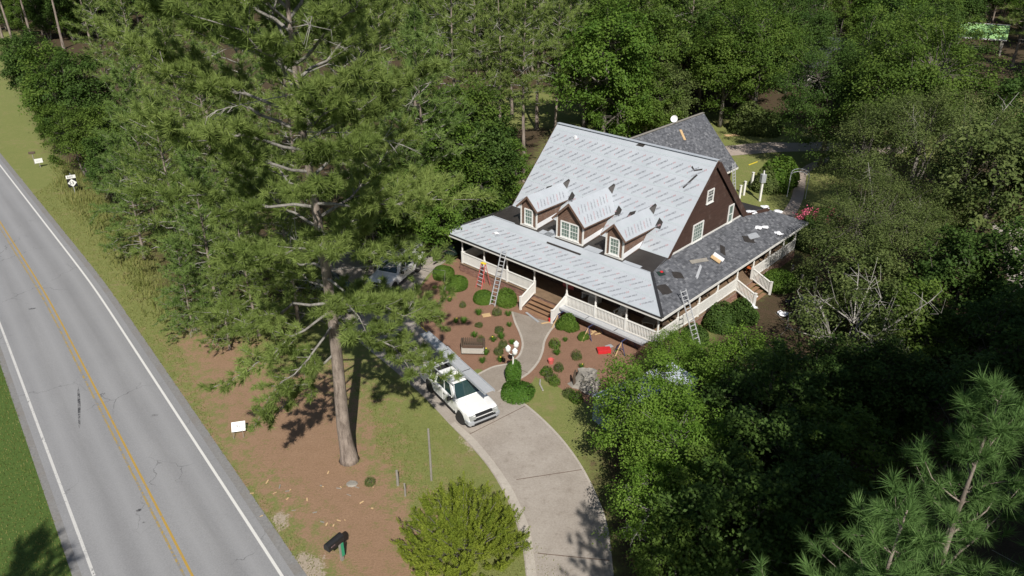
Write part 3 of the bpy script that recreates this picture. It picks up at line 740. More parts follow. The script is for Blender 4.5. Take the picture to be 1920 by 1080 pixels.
# ridge roll of felt and small torn bits
hp(MB().bar(U(WL+OH, VR_, ZR+.03), U(WR-OH, VR_, ZR+.03), .34, .03), 'ridge_felt', 'felt')
def on_steep(u, v, h=.04): return U(u, v, ZB+SL*(v-VB)+h)
def patch(name, mat, pts, parent, t=.012):
    hp(MB().slab(pts, t), name, mat, parent)
nS = Vector((0, -SL, 1)).normalized()
def steep_patch(name, mat, uv, h=.04): patch(name, mat, [on_steep(u, v, h) for u, v in uv], steep)
steep_patch('membrane_patch', 'membrane', [(9.55, 10.05), (8.9, 10.05), (8.8, 10.25), (9.35, 10.25)])
steep_patch('membrane_patch', 'membrane', [(4.42, 8.50), (4.30, 8.46), (3.78, 9.30), (3.92, 9.34)])
steep_patch('membrane_patch', 'membrane', [(4.55, 9.62), (4.20, 9.44), (4.20, 9.52), (4.5, 9.70)])
steep_patch('membrane_patch', 'membrane', [(4.20, 9.44), (3.66, 9.60), (3.7, 9.68), (4.2, 9.52)])
hp(MB().box(-15.0, 9.55, ZR-.72, -14.82, 9.75, ZR-.45), 'vent_flashing', 'white_wrapper', steep)
hp(MB().lathe([(.06, 0), (.06, .35), (.02, .36)], U(14.9, 9.65, ZR-.8), 8), 'vent_pipe', 'white_vinyl', steep)
o_ = U(9.5, 2.1, ZE+PK*2.1+.04); hp(MB().slab([U(11.2, 2.02, ZE+PK*2.02+.045), U(8.15, 2.02, ZE+PK*2.02+.045), U(8.1, 2.16, ZE+PK*2.16+.045), U(11.25, 2.16, ZE+PK*2.16+.045)], .012), 'membrane_patch', 'membrane', r_front)
# --- shingles on the right porch roof, rear wing and others: real courses of tabs
def shingle_plane(parent, o0, ex, es, height, span, expo=.16, tab=.24, seed=5, name='shingle_tabs'):
    r_ = np.random.RandomState(seed); nrm = ex.cross(es).normalized()
    if nrm.z < 0: nrm = -nrm
    V = []; T = []; s = 0; row = 0
    while s < height-.02:
        s1 = min(s+expo, height); x0, x1 = span(s); y0, y1 = span(s1)
        lo, hi = min(x0, y0), max(x1, y1)
        x = lo-r_.uniform(0, tab)
        while x < hi:
            w = tab*r_.choice([.5, .75, 1., 1.3]); xe = x+w
            a0, a1 = np.clip([x, xe], x0, x1); b0, b1 = np.clip([x, xe], y0, y1)
            if a1-a0 > .01 or b1-b0 > .01:
                h = .020+r_.uniform(-.003, .008)
                p = [o0+ex*a0+es*s+nrm*h, o0+ex*a1+es*s+nrm*h, o0+ex*b1+es*s1+nrm*.006, o0+ex*b0+es*s1+nrm*.006]
                q = [o0+ex*a0+es*s, o0+ex*a1+es*s, p[1], p[0]]
                V += p+q; t = float(np.clip(r_.beta(2, 2)+(r_.rand() < .2)*-.35, 0, 1)); T += [t, t]
            x = xe
        s = s1; row += 1
    me = fast_mesh(name, np.array([tuple(p) for p in V]), 4, np.array(T)); o = link(name, me, MAT['shingle'], parent); tag(o, kind='stuff')
pr_len = math.hypot(WR, ZB-ZE); esr = Vector((-WR, 0, ZB-ZE)).normalized(); kS = WR/pr_len
def span_r(s):
    d = s*kS
    if d <= KU: return (d, TV-d)
    t = (d-KU)/(WR-KU); return (KU+(VB-KU)*t, TV-KU+(VB2-TV+KU)*t)
shingle_plane(r_right, U(0, 0, ZE), Vector((0,1,0)), esr, pr_len, span_r, seed=6)
esl = Vector((WR, 0, ZB-ZE)).normalized()
shingle_plane(r_left, U(LU, 0, ZE), Vector((0,1,0)), esl, pr_len, span_r, seed=8)
# --- dormers
def window(parent, c, w, h, n, cols=3, rows=2, sashes=2, glassm='window_glass', wide=1):
    """c: local centre on the wall; n: outward normal; frame > panes and muntins"""
    c = Vector(c); n = Vector(n); r = Vector((0,0,1)).cross(n).normalized(); up = Vector((0,0,1))
    fr = MB(); bw = .085
    for s in (-1, 1): fr.bar(c+r*s*(w/2)-up*(h/2+bw/2)+n*.03, c+r*s*(w/2)+up*(h/2+bw/2)+n*.03, bw, .07, n)
    for s in (-1, 1): fr.bar(c+up*s*(h/2)-r*(w/2-bw/2+.001)+n*.028, c+up*s*(h/2)+r*(w/2-bw/2+.001)+n*.028, bw, .066, n)
    fr.bar(c-up*(h/2+.07)-r*(w/2+.09)+n*.05, c-up*(h/2+.07)+r*(w/2+.09)+n*.05, .05, .10, n)
    f = fr.build('window', MAT['white_vinyl'], parent)
    iw = w/wide
    for k in range(wide):
        cc = c+r*(-w/2+iw*(k+.5))
        if wide > 1 and k: MB().bar(cc-r*iw/2-up*(h/2-.05)+n*.026, cc-r*iw/2+up*(h/2-.05)+n*.026, .10, .06, n).build('mullion', MAT['white_vinyl'], f)
        for s in range(sashes):
            zc = -h/2+h*(s+.5)/sashes; off = .012+.008*s
            pw, ph = iw-.09, h/sashes-.03
            q = [cc+r*sx*pw/2+up*(zc+sz*ph/2)+n*off for sx, sz in ((-1,-1),(1,-1),(1,1),(-1,1))]
            MB().slab(q, .006, n).build('glass_pane', MAT[glassm], f)
            m = MB()
            m.bar(cc-r*(pw/2)+up*(zc-ph/2)+n*(off+.006), cc+r*(pw/2)+up*(zc-ph/2)+n*(off+.006), .045, .02, n)
            for i in range(1, cols): x_ = -pw/2+pw*i/cols; m.bar(cc+r*x_+up*(zc-ph/2+.023)+n*(off+.004), cc+r*x_+up*(zc+ph/2)+n*(off+.004), .018, .010, n)
            for j in range(1, rows): z_ = zc-ph/2+ph*j/rows; m.bar(cc-r*pw/2+up*z_+n*(off+.0035), cc+r*pw/2+up*z_+n*(off+.0035), .018, .009, n)
            m.build('muntins', MAT['white_vinyl'], f)
def dormer(uc, hwid, rhw, zr, win_w, wide):
    ZW = ZK+.02; ze = 5.97; yf = 2.93; p = (zr-ze)/rhw
    zt = lambda off: zr-abs(off)*p-.10
    ysteep = lambda z: VB+(z-ZB)/SL
    core = MB()
    front = [(-hwid, ZW), (hwid, ZW), (hwid, zt(hwid)), (0, zt(0)), (-hwid, zt(hwid))]
    yb = ysteep(zr)
    n = len(front); vs = [Vector((-uc+a, yf+.01, b)) for a, b in front]+[Vector((-uc+a, yb, b)) for a, b in front]
    core.add(vs, [tuple(range(n)), tuple(range(2*n-1, n-1, -1))]+[(i, i+n, (i+1) % n+n, (i+1) % n) for i in range(n)])
    d = hp(core, 'dormer', 'siding_raw')
    lb = MB()
    def fs(z):
        if z > zt(0)-.05: return None
        m = hwid if z < zt(hwid) else max(.02, (zr-.10-z)/p); return (hwid-m, hwid+m)
    lapped(lb, (-uc-hwid, yf, 0), (-uc+hwid, yf, 0), (0,-1,0), ZW, fs, .13); lb.build('front_boards', MAT['siding_raw'], d)
    for s, nn in ((1, (1,0,0)), (-1, (-1,0,0))):
        lb = MB(); x_ = -uc+s*hwid
        a, b = ((x_, yf, 0), (x_, yf+6, 0)) if s == 1 else ((x_, yf+6, 0), (x_, yf, 0))
        zr_ = (lambda z: (0, max(.1, ysteep(z)-yf)) if z < zt(hwid)-.02 else None) if s == 1 else (lambda z: (6-max(.1, ysteep(z)-yf), 6) if z < zt(hwid)-.02 else None)
        lapped(lb, a, b, nn, ZW, zr_, .13); lb.build('side_boards', MAT['siding_raw'], d)
        # white wrap left at the foot of the cheek
        w0 = [Vector((x_+s*.03, yf+.05, ZW+.03)), Vector((x_+s*.03, yf+2.0, ZB+.1)), Vector((x_+s*.03, yf+2.35, ZB+.50)), Vector((x_+s*.03, yf+.05, ZW+.42))]
        MB().slab(w0, .012, Vector((s, 0, 0))).build('cheek_wrap', MAT['white_wrapper'], d)
        MB().bar((x_+s*.02, yf-.02, ZW), (x_+s*.02, yf-.02, zt(hwid)-.02), .10, .09, (0,1,0)).build('corner_board', MAT['white_paint'], d)
        # roof slope, with felt over it
        yo = yf-.26
        ev = Vector((-uc+s*rhw, yo, ze)); rg = Vector((-uc, yo, zr)); evb = Vector((-uc+s*rhw, ysteep(ze)+.02, ze)); rgb = Vector((-uc, ysteep(zr)+.02, zr))
        poly = [ev, evb, rgb, rg] if s == 1 else [ev, rg, rgb, evb]
        rf = MB().slab(poly, .09).build('dormer_roof', MAT['siding_raw'], d)
        up = Vector((-s*rhw, 0, zr-ze)).normalized(); nr = Vector((0,1,0)).cross(up)
        if nr.z < 0: nr = -nr
        felt = [q+nr*.014-up*.0 for q in poly]; MB().slab(felt, .010).build('felt_strip', MAT['felt'], rf)
        Ls = (rg-ev).length
        MB().bar(ev+up*(Ls*.62)+nr*.017, evb.lerp(rgb, .62)+nr*.017, .03, .003, nr).build('lap_line', MAT['felt_lap'], rf)
        blk = MB(); red = MB(); e = (Vector((0,1,0))*math.cos(R(42))+up*math.sin(R(42))) if s == -1 else (Vector((0,-1,0))*math.cos(R(118))+up*math.sin(R(118)))
        n_ = nr.cross(e)
        y = .35; k = 0
        while y < ysteep(ze)-yo-.2+.6:
            for st in (.18, .98 if Ls > 1.5 else 9):
                org = ev+Vector((0, y, 0))+up*st+nr*.022
                lim = ysteep(ze+(zr-ze)*st/Ls)-yo
                if st+.75 < Ls+.05 and y+.3 < lim: put_text(red if k % 3 == 0 else blk, text_small[k % 2], org, e, n_)
            y += .36; k += 1
        flat_mesh(blk, 'printed_lettering', 'print_black', rf); flat_mesh(red, 'printed_red_lettering', 'print_red', rf)
        # rake and eave boards
        MB().bar(ev+Vector((0,-.02,-.09)), rg+Vector((0,-.02,-.09)), .035, .15).build('rake_board', MAT['siding_raw'], d)
        MB().bar(ev+Vector((0,0,-.05)), evb+Vector((0,0,-.05)), .03, .07).build('eave_board', MAT['siding_raw'], d)
        # black membrane turned up where the cheek roof dies into the main slope
        a0 = evb
        q = [on_steep(uc-s*(rhw-.05), a0.y-.1), on_steep(uc-s*(rhw+.42), a0.y-.1), on_steep(uc-s*(rhw+.36), a0.y+.28), on_steep(uc-s*(rhw-.05), a0.y+.45)]
        if s == 1: patch('membrane_patch', 'membrane', q, steep)
        else: patch('membrane_patch', 'membrane', q[::-1], steep)
    # loose felt flap standing up behind the ridge
    rgy = ysteep(zr)
    MB().add([Vector((-uc+.12, rgy-.5, zr+.02)), Vector((-uc+.16, rgy+.12, zr+.20)), Vector((-uc+.36, rgy+.02, zr+.13)), Vector((-uc+.46, rgy-.45, zr-.38))], [(0,1,2,3)]).build('felt_flap', MAT['membrane'], d)
    MB().box(-uc-hwid-.06, yf-.10, ZW-.03, -uc+hwid+.06, yf-.012, ZW+.09).build('dormer_sill', MAT['white_paint'], d)
    window(d, (-uc, yf-.024, 5.25), win_w, 1.16, (0,-1,0), 3, 2, 2, wide=wide)
text_small = [text_mesh('OLIM FELT', .13), text_mesh('CTLU WOO', .13)]
dormer(13.70, .735, 1.03, 6.95, .74, 1); dormer(9.80, 1.16, 1.46, 7.40, 1.56, 2); dormer(5.90, .68, 1.02, 6.97, .74, 1)
# gable windows
window(house, U(WR-.026, 8.75, 5.30), 1.30, 1.40, (1,0,0), 4, 5, 1)
window(house, U(WR-.026, 13.45, 5.30), .66, 1.46, (1,0,0), 1, 1, 2)
window(house, U(WR-.026, 9.95, 7.70), .80, .90, (1,0,0), 3, 2, 2, 'window_dark')
# windows and doors under the porch
for u in (15.6, 13.2, 6.4, 4.2): window(house, U(u, 2.876, 1.95), .85, 1.45, (0,-1,0), 3, 2, 2, 'window_dark')
dd = hp(MB().box(-10.2, 2.84, FLZ, -9.2, 2.872, FLZ+2.1), 'front_door', 'fibreglass_red'); hp(MB().ellipsoid(U(9.32, 2.82, FLZ+1.0), .035, .035, .035, 8, 4), 'door_knob', 'chrome', dd)
for v in (6.0, 9.2, 14.6): window(house, U(WR-.028, v, 1.95), .85, 1.45, (1,0,0), 3, 2, 2, 'window_dark')
# --- posts, railings
def post(u, v):
    m = MB(); c = U(u, v, 0); h = ZE-.36
    m.box(c.x-.075, c.y-.075, FLZ, c.x+.075, c.y+.075, FLZ+1.02)
    m.lathe([(.075, 1.02), (.055, 1.06), (.068, 1.12), (.058, 1.5), (.055, h-FLZ-.42), (.068, h-FLZ-.36), (.055, h-FLZ-.30)], (c.x, c.y, FLZ), 10)
    m.box(c.x-.07, c.y-.07, h-.30, c.x+.07, c.y+.07, h)
    hp(m, 'porch_post', 'white_paint')
def railing(a, b, z0a=FLZ, z0b=FLZ):
    a = Vector(a); b = Vector(b); a.z = z0a; b.z = z0b; d = (b-a); L = d.length; dn = d.normalized()
    a = a+dn*.085; b = b-dn*.085
    m = MB(); m.bar(a+Vector((0,0,.90)), b+Vector((0,0,.90)), .11, .06); m.bar(a+Vector((0,0,.10)), b+Vector((0,0,.10)), .09, .07)
    r = hp(m, 'railing', 'white_paint')
    bm_ = MB(); n = max(2, int(L/.125))
    for i in range(n):
        p = a.lerp(b, (i+.5)/n); bm_.bar(p+Vector((0,0,.13)), p+Vector((0,0,.875)), .052, .052, dn)
    o = hp(bm_, 'balusters', 'white_paint', r); tag(o, kind='stuff')
FP = [18.5, 16.1, 13.7, 11.0, 8.0, 5.5, 2.98, .55]; VF = .55
for u in FP: post(u, VF)
for i in range(len(FP)-1):
    if i == 3: continue
    railing(U(FP[i], VF, 0), U(FP[i+1], VF, 0))
RP = [.55, 2.95, 5.6, 8.1, 10.9, 13.4, 16.0, 18.4, 20.55]
for v in RP[1:]: post(.55, v)
for i in range(len(RP)-1):
    if i == 4: continue
    railing(U(.55, RP[i], 0), U(.55, RP[i+1], 0))
LP = [3.2, 5.9, 8.6]
for v in LP: post(18.5, v)
for i, v in enumerate([.55]+LP[:-1]): railing(U(18.5, v, 0), U(18.5, LP[i], 0))
# front steps
for i in range(4):
    z1 = FLZ-.04-.17*(i+1); y0 = .37-.30*(i+1)
    hp(MB().box(-10.9, y0, z1-.05+.17*.0, -8.1, y0+.31, z1).box(-10.9, y0+.27, z1-.16, -8.1, y0+.30, z1-.052), 'step', 'step_wood')
for u in (10.97, 8.03):
    c = U(u, -.95, 0); hp(MB().box(c.x-.07, c.y-.07, 0, c.x+.07, c.y+.07, 1.02).box(c.x-.09, c.y-.09, 1.02, c.x+.09, c.y+.09, 1.07), 'newel_post', 'white_paint')
    railing(U(u, -.95, 0), U(u, VF, 0), .05, FLZ)
# side steps
for i in range(4):
    z1 = FLZ-.04-.17*(i+1); x0 = -.37+.30*i+.0
    hp(MB().box(x0, 11.0, z1-.05, x0+.31, 13.3, z1).box(x0, 11.0, z1-.16, x0+.03, 13.3, z1-.052), 'step', 'step_wood')
for v in (10.9, 13.4):
    c = U(-1.05, v, 0); hp(MB().box(c.x-.07, c.y-.07, 0, c.x+.07, c.y+.07, 1.02).box(c.x-.09, c.y-.09, 1.02, c.x+.09, c.y+.09, 1.07), 'newel_post', 'white_paint')
    railing(U(.55, v, 0), U(-1.05, v, 0), FLZ, .05)
# --- rear wing
WU, WE, WZ, WZE, WV = 14.7, 10.4, 8.0, 3.58, 29.1
for s in (1, -1):
    e0 = WU-s*(WU-WE); poly = [(e0, 13.5, WZE), (e0, WV, WZE), (WU, WV, WZ), (WU, 13.5, WZ)]
    pts = [U(*q) for q in (poly if s == 1 else poly[::-1])]
    rf = hp(MB().slab(pts, .14), 'wing_roof', 'membrane')
    ew = Vector((-s*(WU-WE), 0, WZ-WZE)).normalized()
    if s == 1:
        hgt = math.hypot(WU-WE, WZ-WZE); shingle_plane(rf, U(e0, 13.5, WZE), Vector((0,1,0)), ew, hgt, lambda q: (0, WV-13.5), seed=11)
hp(MB().bar(U(WU, 13.5, WZ+.02), U(WU, WV+.02, WZ+.02), .26, .04), 'wing_ridge_cap', 'grey_wood')
hp(MB().bar(U(WE-.03, 19, WZE-.12), U(WE-.03, WV+.02, WZE-.12), .05, .18), 'wing_fascia', 'white_paint')
hp(MB().box(-(2*WU-WE-.4), 14, .05, -(WE+.45), WV-.35, WZE+.25), 'wing_core', 'dark_wood')
lb = MB(); lapped(lb, U(WE+.45, 18.5, 0), U(WE+.45, WV-.35, 0), (1,0,0), .3, lambda z: (0, WV-18.85) if z < WZE+.15 else None); hp(lb, 'wing_wall', 'siding')
gw = MB().add([U(WE+.5, WV-.35, WZE), U(2*WU-WE-.5, WV-.35, WZE), U(WU, WV-.35, WZ-.1)], [(0,1,2)]); hp(gw, 'wing_gable', 'siding')
# ------------------------------------------------------------ plants: generators (numpy) then placement
def unit(a): return a/np.maximum(np.linalg.norm(a, axis=-1, keepdims=True), 1e-9)
def rand_dirs(rs, n): return unit(rs.normal(size=(n, 3)))
def needles(rs, C, D, k, L, w, spread=1.0, tint_j=.25, tb=None):
    """k needle triangles per tuft: C centres (n,3), D shoot directions"""
    n = len(C); C = np.repeat(C, k, 0); D = np.repeat(D, k, 0)
    d = unit(D*rs.uniform(.25, 1.5, (n*k, 1))+rand_dirs(rs, n*k)*spread*.85+np.array([0, 0, .12]))
    ln = L*rs.uniform(.6, 1.15, (n*k, 1)); base = C-D*rs.uniform(0, .55, (n*k, 1))*L
    sd = unit(np.cross(d, rand_dirs(rs, n*k)))*w
    tip = base+d*ln; tip[:, 2] -= .06*L
    V = np.stack([base-sd*.5, base+sd*.5, tip], 1).reshape(-1, 3)
    t0 = (tb if tb is not None else np.full(n, .5)); t = np.repeat(t0, k)+rs.uniform(-tint_j, tint_j, n*k)
    return V, np.clip(t, 0, 1)
def leaves(rs, C, Nrm, size, tint, asp=.55):
    """one bent-diamond quad per leaf"""
    n = len(C); d = unit(np.cross(Nrm, rand_dirs(rs, n))); s = np.cross(Nrm, d)
    L = size*rs.uniform(.65, 1.25, (n, 1))
    V = np.stack([C-d*L*.5, C+s*L*asp*.5+Nrm*L*.08, C+d*L*.5-Nrm*L*.10, C-s*L*asp*.5+Nrm*L*.08], 1).reshape(-1, 3)
    return V, np.clip(tint, 0, 1)
def poly_at(P, t):
    P = np.asarray(P); m = len(P)-1; x = min(max(t, 0), 1)*m; i = min(int(x), m-1); f = x-i
    return P[i]*(1-f)+P[i+1]*f
def gen_pine(seed, H, cb, rad, nbr, tuft_k, nl, nw, tr=.3, prof=None, dens=1.0, lean=(0, 0), extra=(), dead=0, sub=8, droop=.12, top=.25):
    rs = np.random.RandomState(seed); mb = MB(); lb = MB()
    tp = [np.array([lean[0]*(z/H)+.10*math.sin(z*.33+seed), lean[1]*(z/H)+.10*math.cos(z*.27+seed)-.1, z]) for z in np.linspace(0, H, 14)]
    tp[0][:2] = 0
    rr = [tr*(1.0-.93*(i/13)**.9)*(1.22 if i == 0 else 1) for i in range(14)]
    mb.tube([tuple(tp[0]+np.array([0, 0, -.05])), tuple(tp[0]+np.array([0, 0, .22])), tuple(tp[0]*.6+tp[1]*.4)]+[tuple(p) for p in tp[1:]], [tr*1.55, tr*1.22, tr*1.04]+rr[1:], 12)
    C = []; D = []; TB = []
    prof = prof or (lambda t: (math.sin(math.pi*min(1, .22+t*.80))**.8)*(1-.35*t))
    br = []
    for i in range(nbr):
        t = (i+rs.uniform(-.4, .4))/nbr; t = min(max(t, 0), 1)
        z = cb+(H-cb-.3)*t**.92
        br.append((z, i*2.39996+rs.uniform(-.5, .5), rad*max(top*.5, prof(t))*rs.uniform(.72, 1.15), R(8+42*t)+rs.uniform(-.15, .15), droop*(1-t)))
    br += list(extra)
    for (z, az, L, up, dr) in br:
        o = poly_at(tp, z/H); h = np.array([math.cos(az), math.sin(az), 0]); sdv = np.array([-h[1], h[0], 0])
        pts = []; wig = rs.uniform(-.12, .12); n = 7
        for j in range(n+1):
            s = j/n
            pts.append(o+h*L*s*math.cos(up)+np.array([0, 0, L*(math.sin(up)*s-dr*4*s*s*.5+.10*s**3)])+sdv*L*wig*math.sin(s*3.0)+rs.normal(size=3)*.035*L*(.2+s)*(j > 0))
        r0 = min(.08, .013*L+.010)
        lb.tube([tuple(p) for p in pts], [r0*(1-.85*j/n) for j in range(n+1)], 5, cap=False)
        tone = rs.uniform(.32, .66)
        ns = max(3, int(sub*L/4.5)); start = .28 if L > 2 else .12
        for q in range(ns+1):
            s = start+(1-start)*(q/ns) if ns else 1
            p0 = poly_at(pts, s); tdir = unit(poly_at(pts, min(1, s+.05))-poly_at(pts, s-.06))
            if q == ns: sl = .18*L; dd = tdir
            else:
                sl = L*rs.uniform(.16, .34)*(1.15-.5*s); sg = 1 if q % 2 else -1
                dd = unit(tdir*.75+sdv*sg*rs.uniform(.6, 1.0)+np.array([0, 0, rs.uniform(.0, .35)]))
            sl = max(sl, .35); e = p0+dd*sl+np.array([0, 0, .08*sl])
            lb.tube([tuple(p0), tuple(p0*.5+e*.5+np.array([0, 0, -.03*sl])), tuple(e)], [r0*.34, r0*.25, .006], 3, cap=False)
            nt = max(2, int(sl*4.2*dens))
            for k in range(nt+1):
                f = .25+.75*k/nt; c = p0*(1-f)+e*f+rs.normal(size=3)*.10*min(1, sl)
                dv = unit(dd+rs.normal(size=3)*.55+np.array([0, 0, .45]))
                C.append(c+dv*.10); D.append(dv); TB.append(tone+rs.uniform(-.10, .12)+.10*(k == nt))
    C.append(tp[-1]); D.append(np.array([0, 0, 1.])); TB.append(.5)
    V, T = needles(rs, np.array(C), np.array(D), tuft_k, nl, nw, tb=np.array(TB))
    # bare, lichen-grey dead branches
    db = MB()
    for i in range(dead):
        z = rs.uniform(cb*.75, cb+(H-cb)*.7); az = rs.uniform(0, 6.28); L = rs.uniform(.35, .85)*rad; o = poly_at(tp, z/H)
        h = np.array([math.cos(az), math.sin(az), rs.uniform(-.15, .3)]); p1 = o+h*L*.5+rs.normal(size=3)*.1; p2 = o+h*L+np.array([0, 0, -.12*L])+rs.normal(size=3)*.15
        db.tube([tuple(o), tuple(p1), tuple(p2)], [.03, .022, .008], 4, cap=False)
        for k in range(9):
            f = rs.uniform(.45, 1); b0 = p1*(1-f)+p2*f; b1 = b0+rs.normal(size=3)*.38+h*.25; b2 = b1+rs.normal(size=3)*.28
            db.tube([tuple(b0), tuple(b1), tuple(b2)], [.016, .011, .005], 3, cap=False)
    return dict(trunk=mb.mesh('trunk', True), limbs=lb.mesh('limbs', True), crown=fast_mesh('crown', V, 3, T), dead=db.mesh('dead_branches', True) if dead else None)
def gen_broad(seed, H, rad, cb, ncl, nleaf, lsize, tr=.25, cl_r=.16, flat=.6, shell=.5, lobes=5, up_b=.55, asp=.6, dome=1.0, bare=0, trunks=1):
    rs = np.random.RandomState(seed); mb = MB(); lb = MB()
    ch = (H-cb)/2; cz = cb+ch
    lob = [(rand_dirs(rs, 1)[0], rs.uniform(.12, .34)) for _ in range(lobes)]
    P = []
    while len(P) < ncl:
        d = rand_dirs(rs, 1)[0]
        if d[2] < -.55 and rs.rand() < .7: continue
        k = 1.0+sum(a*max(0, float(d@l))**3 for l, a in lob)-.16
        r = (shell+(1-shell)*rs.rand()**.6)*k*rs.uniform(.85, 1.08)
        P.append(np.array([d[0]*rad*r, d[1]*rad*r, cz+d[2]*ch*r*(dome if d[2] > 0 else .9)]))
    P = np.array(P); P[:, 2] = np.minimum(P[:, 2], H*1.02)
    # limbs
    fork = cb+.15*(H-cb); nl = 7
    base = [(0, 0)] if trunks == 1 else [(.35*math.cos(a), .35*math.sin(a)) for a in np.linspace(0, 6.28, trunks, endpoint=False)]
    for b in base:
        mb.tube([(b[0], b[1], 0), (b[0]*1.4+.05, b[1]*1.4, fork*.35), (b[0]*2+.12, b[1]*2-.05, fork*.7), (b[0]*2.5, b[1]*2.5, fork), (b[0]*3+.1, b[1]*3, cz+.2*ch)], [tr*1.25, tr*.95, tr*.8, tr*.66, tr*.25], 9)
    nodes = []
    for i in range(nl):
        a = i*2.4+rs.uniform(-.4, .4); el = rs.uniform(.15, 1.0); z0 = rs.uniform(max(.4, cb*.7), fork+.3*ch)
        e = np.array([math.cos(a)*math.cos(el)*rad*.62, math.sin(a)*math.cos(el)*rad*.62, z0+math.sin(el)*ch*1.15])
        o = np.array([.08, 0, z0]); m = o*.5+e*.5+np.array([0, 0, .08*ch])+rs.normal(size=3)*.05*rad
        lb.tube([tuple(o), tuple(m), tuple(e)], [tr*.42, tr*.28, tr*.10], 5, cap=False)
        nodes += [m, m*.5+e*.5, e]
    nodes.append(np.array([0, 0, cz])); nodes = np.array(nodes)
    for p in P[::1]:
        q = nodes[np.argmin(((nodes-p)**2).sum(1))]; m = q*.5+p*.5+rs.normal(size=3)*.04*rad
        lb.tube([tuple(q), tuple(m), tuple(p)], [tr*.10+.01, tr*.06+.008, .006], 3, cap=False)
    per = max(8, int(nleaf/ncl)); n = ncl*per
    cr = rad*cl_r*rs.uniform(.65, 1.35, ncl)
    out = unit((P-np.array([0, 0, cz-.4*ch]))/np.array([rad, rad, ch]))
    Cc = np.repeat(P, per, 0); O = np.repeat(out, per, 0); cr_ = np.repeat(cr, per)[:, None]
    off = rs.normal(size=(n, 3))*.62; off[:, 2] *= flat
    Cl = Cc+off*cr_-np.array([0, 0, .25])*cr_*(np.linalg.norm(off[:, :2], axis=1, keepdims=True)**2)
    Nn = unit(O*.7+np.array([0, 0, up_b])+rand_dirs(rs, n)*.85)
    ct = np.repeat(rs.uniform(.25, .7, ncl), per)+rs.uniform(-.22, .25, n)
    V, T = leaves(rs, Cl, Nn, lsize, ct, asp)
    bb = MB()
    for i in range(bare):
        p = P[rs.randint(ncl)]; q = nodes[np.argmin(((nodes-p)**2).sum(1))]; e = p+(p-q)*rs.uniform(.2, .6)
        bb.tube([tuple(q), tuple(p), tuple(e)], [.05, .035, .015], 4, cap=False)
        for k in range(9):
            f = rs.rand(); b0 = p*(1-f)+e*f; b1 = b0+rs.normal(size=3)*.5; b2 = b1+rs.normal(size=3)*.35
            bb.tube([tuple(b0), tuple(b1), tuple(b2)], [.018, .012, .005], 3, cap=False)
    return dict(trunk=mb.mesh('trunk', True), limbs=lb.mesh('limbs', True), crown=fast_mesh('crown', V, 4, T), dead=bb.mesh('dead_branches', True) if bare else None)
def gen_shrub(seed, rx, rz, n, lsize, core=.8, rough=.12, low=-.35):
    """clipped round shrub: leaves on an uneven ellipsoid, twiggy stems inside"""
    rs = np.random.RandomState(seed); d = rand_dirs(rs, n*2); d = d[d[:, 2] > low][:n]
    lob = [(rand_dirs(rs, 1)[0], rs.uniform(-1, 1)*rough) for _ in range(14)]
    k = np.ones(len(d))
    for l, a in lob: k += a*np.maximum(0, d@l)**6
    r = k*(core+(1-core)*rs.rand(len(d))**.5)
    P = d*r[:, None]*np.array([rx, rx, rz])+np.array([0, 0, rz*-low*.95])
    Nn = unit(d*.8+np.array([0, 0, .3])+rand_dirs(rs, len(d))*.7)
    V, T = leaves(rs, P, Nn, lsize, .45+rs.uniform(-.35, .35, len(d)), .6)
    mb = MB()
    for i in range(9):
        a = rs.uniform(0, 6.28); q = rs.uniform(.3, .8); mb.tube([(0.03*math.cos(a), .03*math.sin(a), 0), (rx*q*.5*math.cos(a), rx*q*.5*math.sin(a), rz*.5), (rx*q*math.cos(a), rx*q*math.sin(a), rz*1.0)], [.025, .018, .006], 4, cap=False)
    return dict(trunk=mb.mesh('stems'), crown=fast_mesh('crown', V, 4, T))
def gen_tufts(seed, rx, h, n, w, curve=.5):
    """spray of arching blades (daylily, fern, grass clump)"""
    rs = np.random.RandomState(seed); a = rs.uniform(0, 6.283, n); r0 = rs.rand(n)**.5*rx*.35; L = h*rs.uniform(.6, 1.15, n); ln = rs.uniform(.2, 1.0, n)*rx
    c, s = np.cos(a), np.sin(a); b = np.stack([c*r0, s*r0, np.zeros(n)], 1); m = b+np.stack([c*ln*.45, s*ln*.45, L*.8], 1); t = b+np.stack([c*ln, s*ln, L*(1-curve*rs.rand(n))], 1)
    sd = np.stack([-s, c, np.zeros(n)], 1)*w*.5
    V = np.stack([b-sd*.7, b+sd*.7, m+sd, m-sd, m-sd, m+sd, t+sd*.1, t-sd*.1], 1).reshape(-1, 3)
    T = np.repeat(np.clip(.5+rs.uniform(-.4, .4, n), 0, 1), 2)
    return fast_mesh('blades', V, 4, T)
def plant(name, g, leafm, loc, rz=0., sc=1., label=None, cat='tree', group=None, bark='bark_pine', tilt=(0, 0), limbm=None, scz=1.):
    e = empty(name, loc, rz); e.scale = (sc, sc, sc*scz); e.rotation_euler = (tilt[0], tilt[1], rz)
    for key, nm, mt in (('trunk', 'trunk' if cat in ('tree', 'palm') else 'stems', bark), ('limbs', 'limbs', limbm or bark), ('crown', 'crown' if cat == 'tree' else 'foliage', leafm), ('dead', 'dead_branches', 'bare_branch')):
        me = g.get(key)
        if me is None: continue
        if not me.materials: me.materials.append(MAT[mt])
        o = bpy.data.objects.new(nm, me); COL.objects.link(o); o.parent = e
        if me.materials[0] is not MAT[mt]:
            o.material_slots[0].link = 'OBJECT'; o.material_slots[0].material = MAT[mt]
        if key == 'dead': tag(o, kind='stuff')
    tag(e, label, cat, group); return e
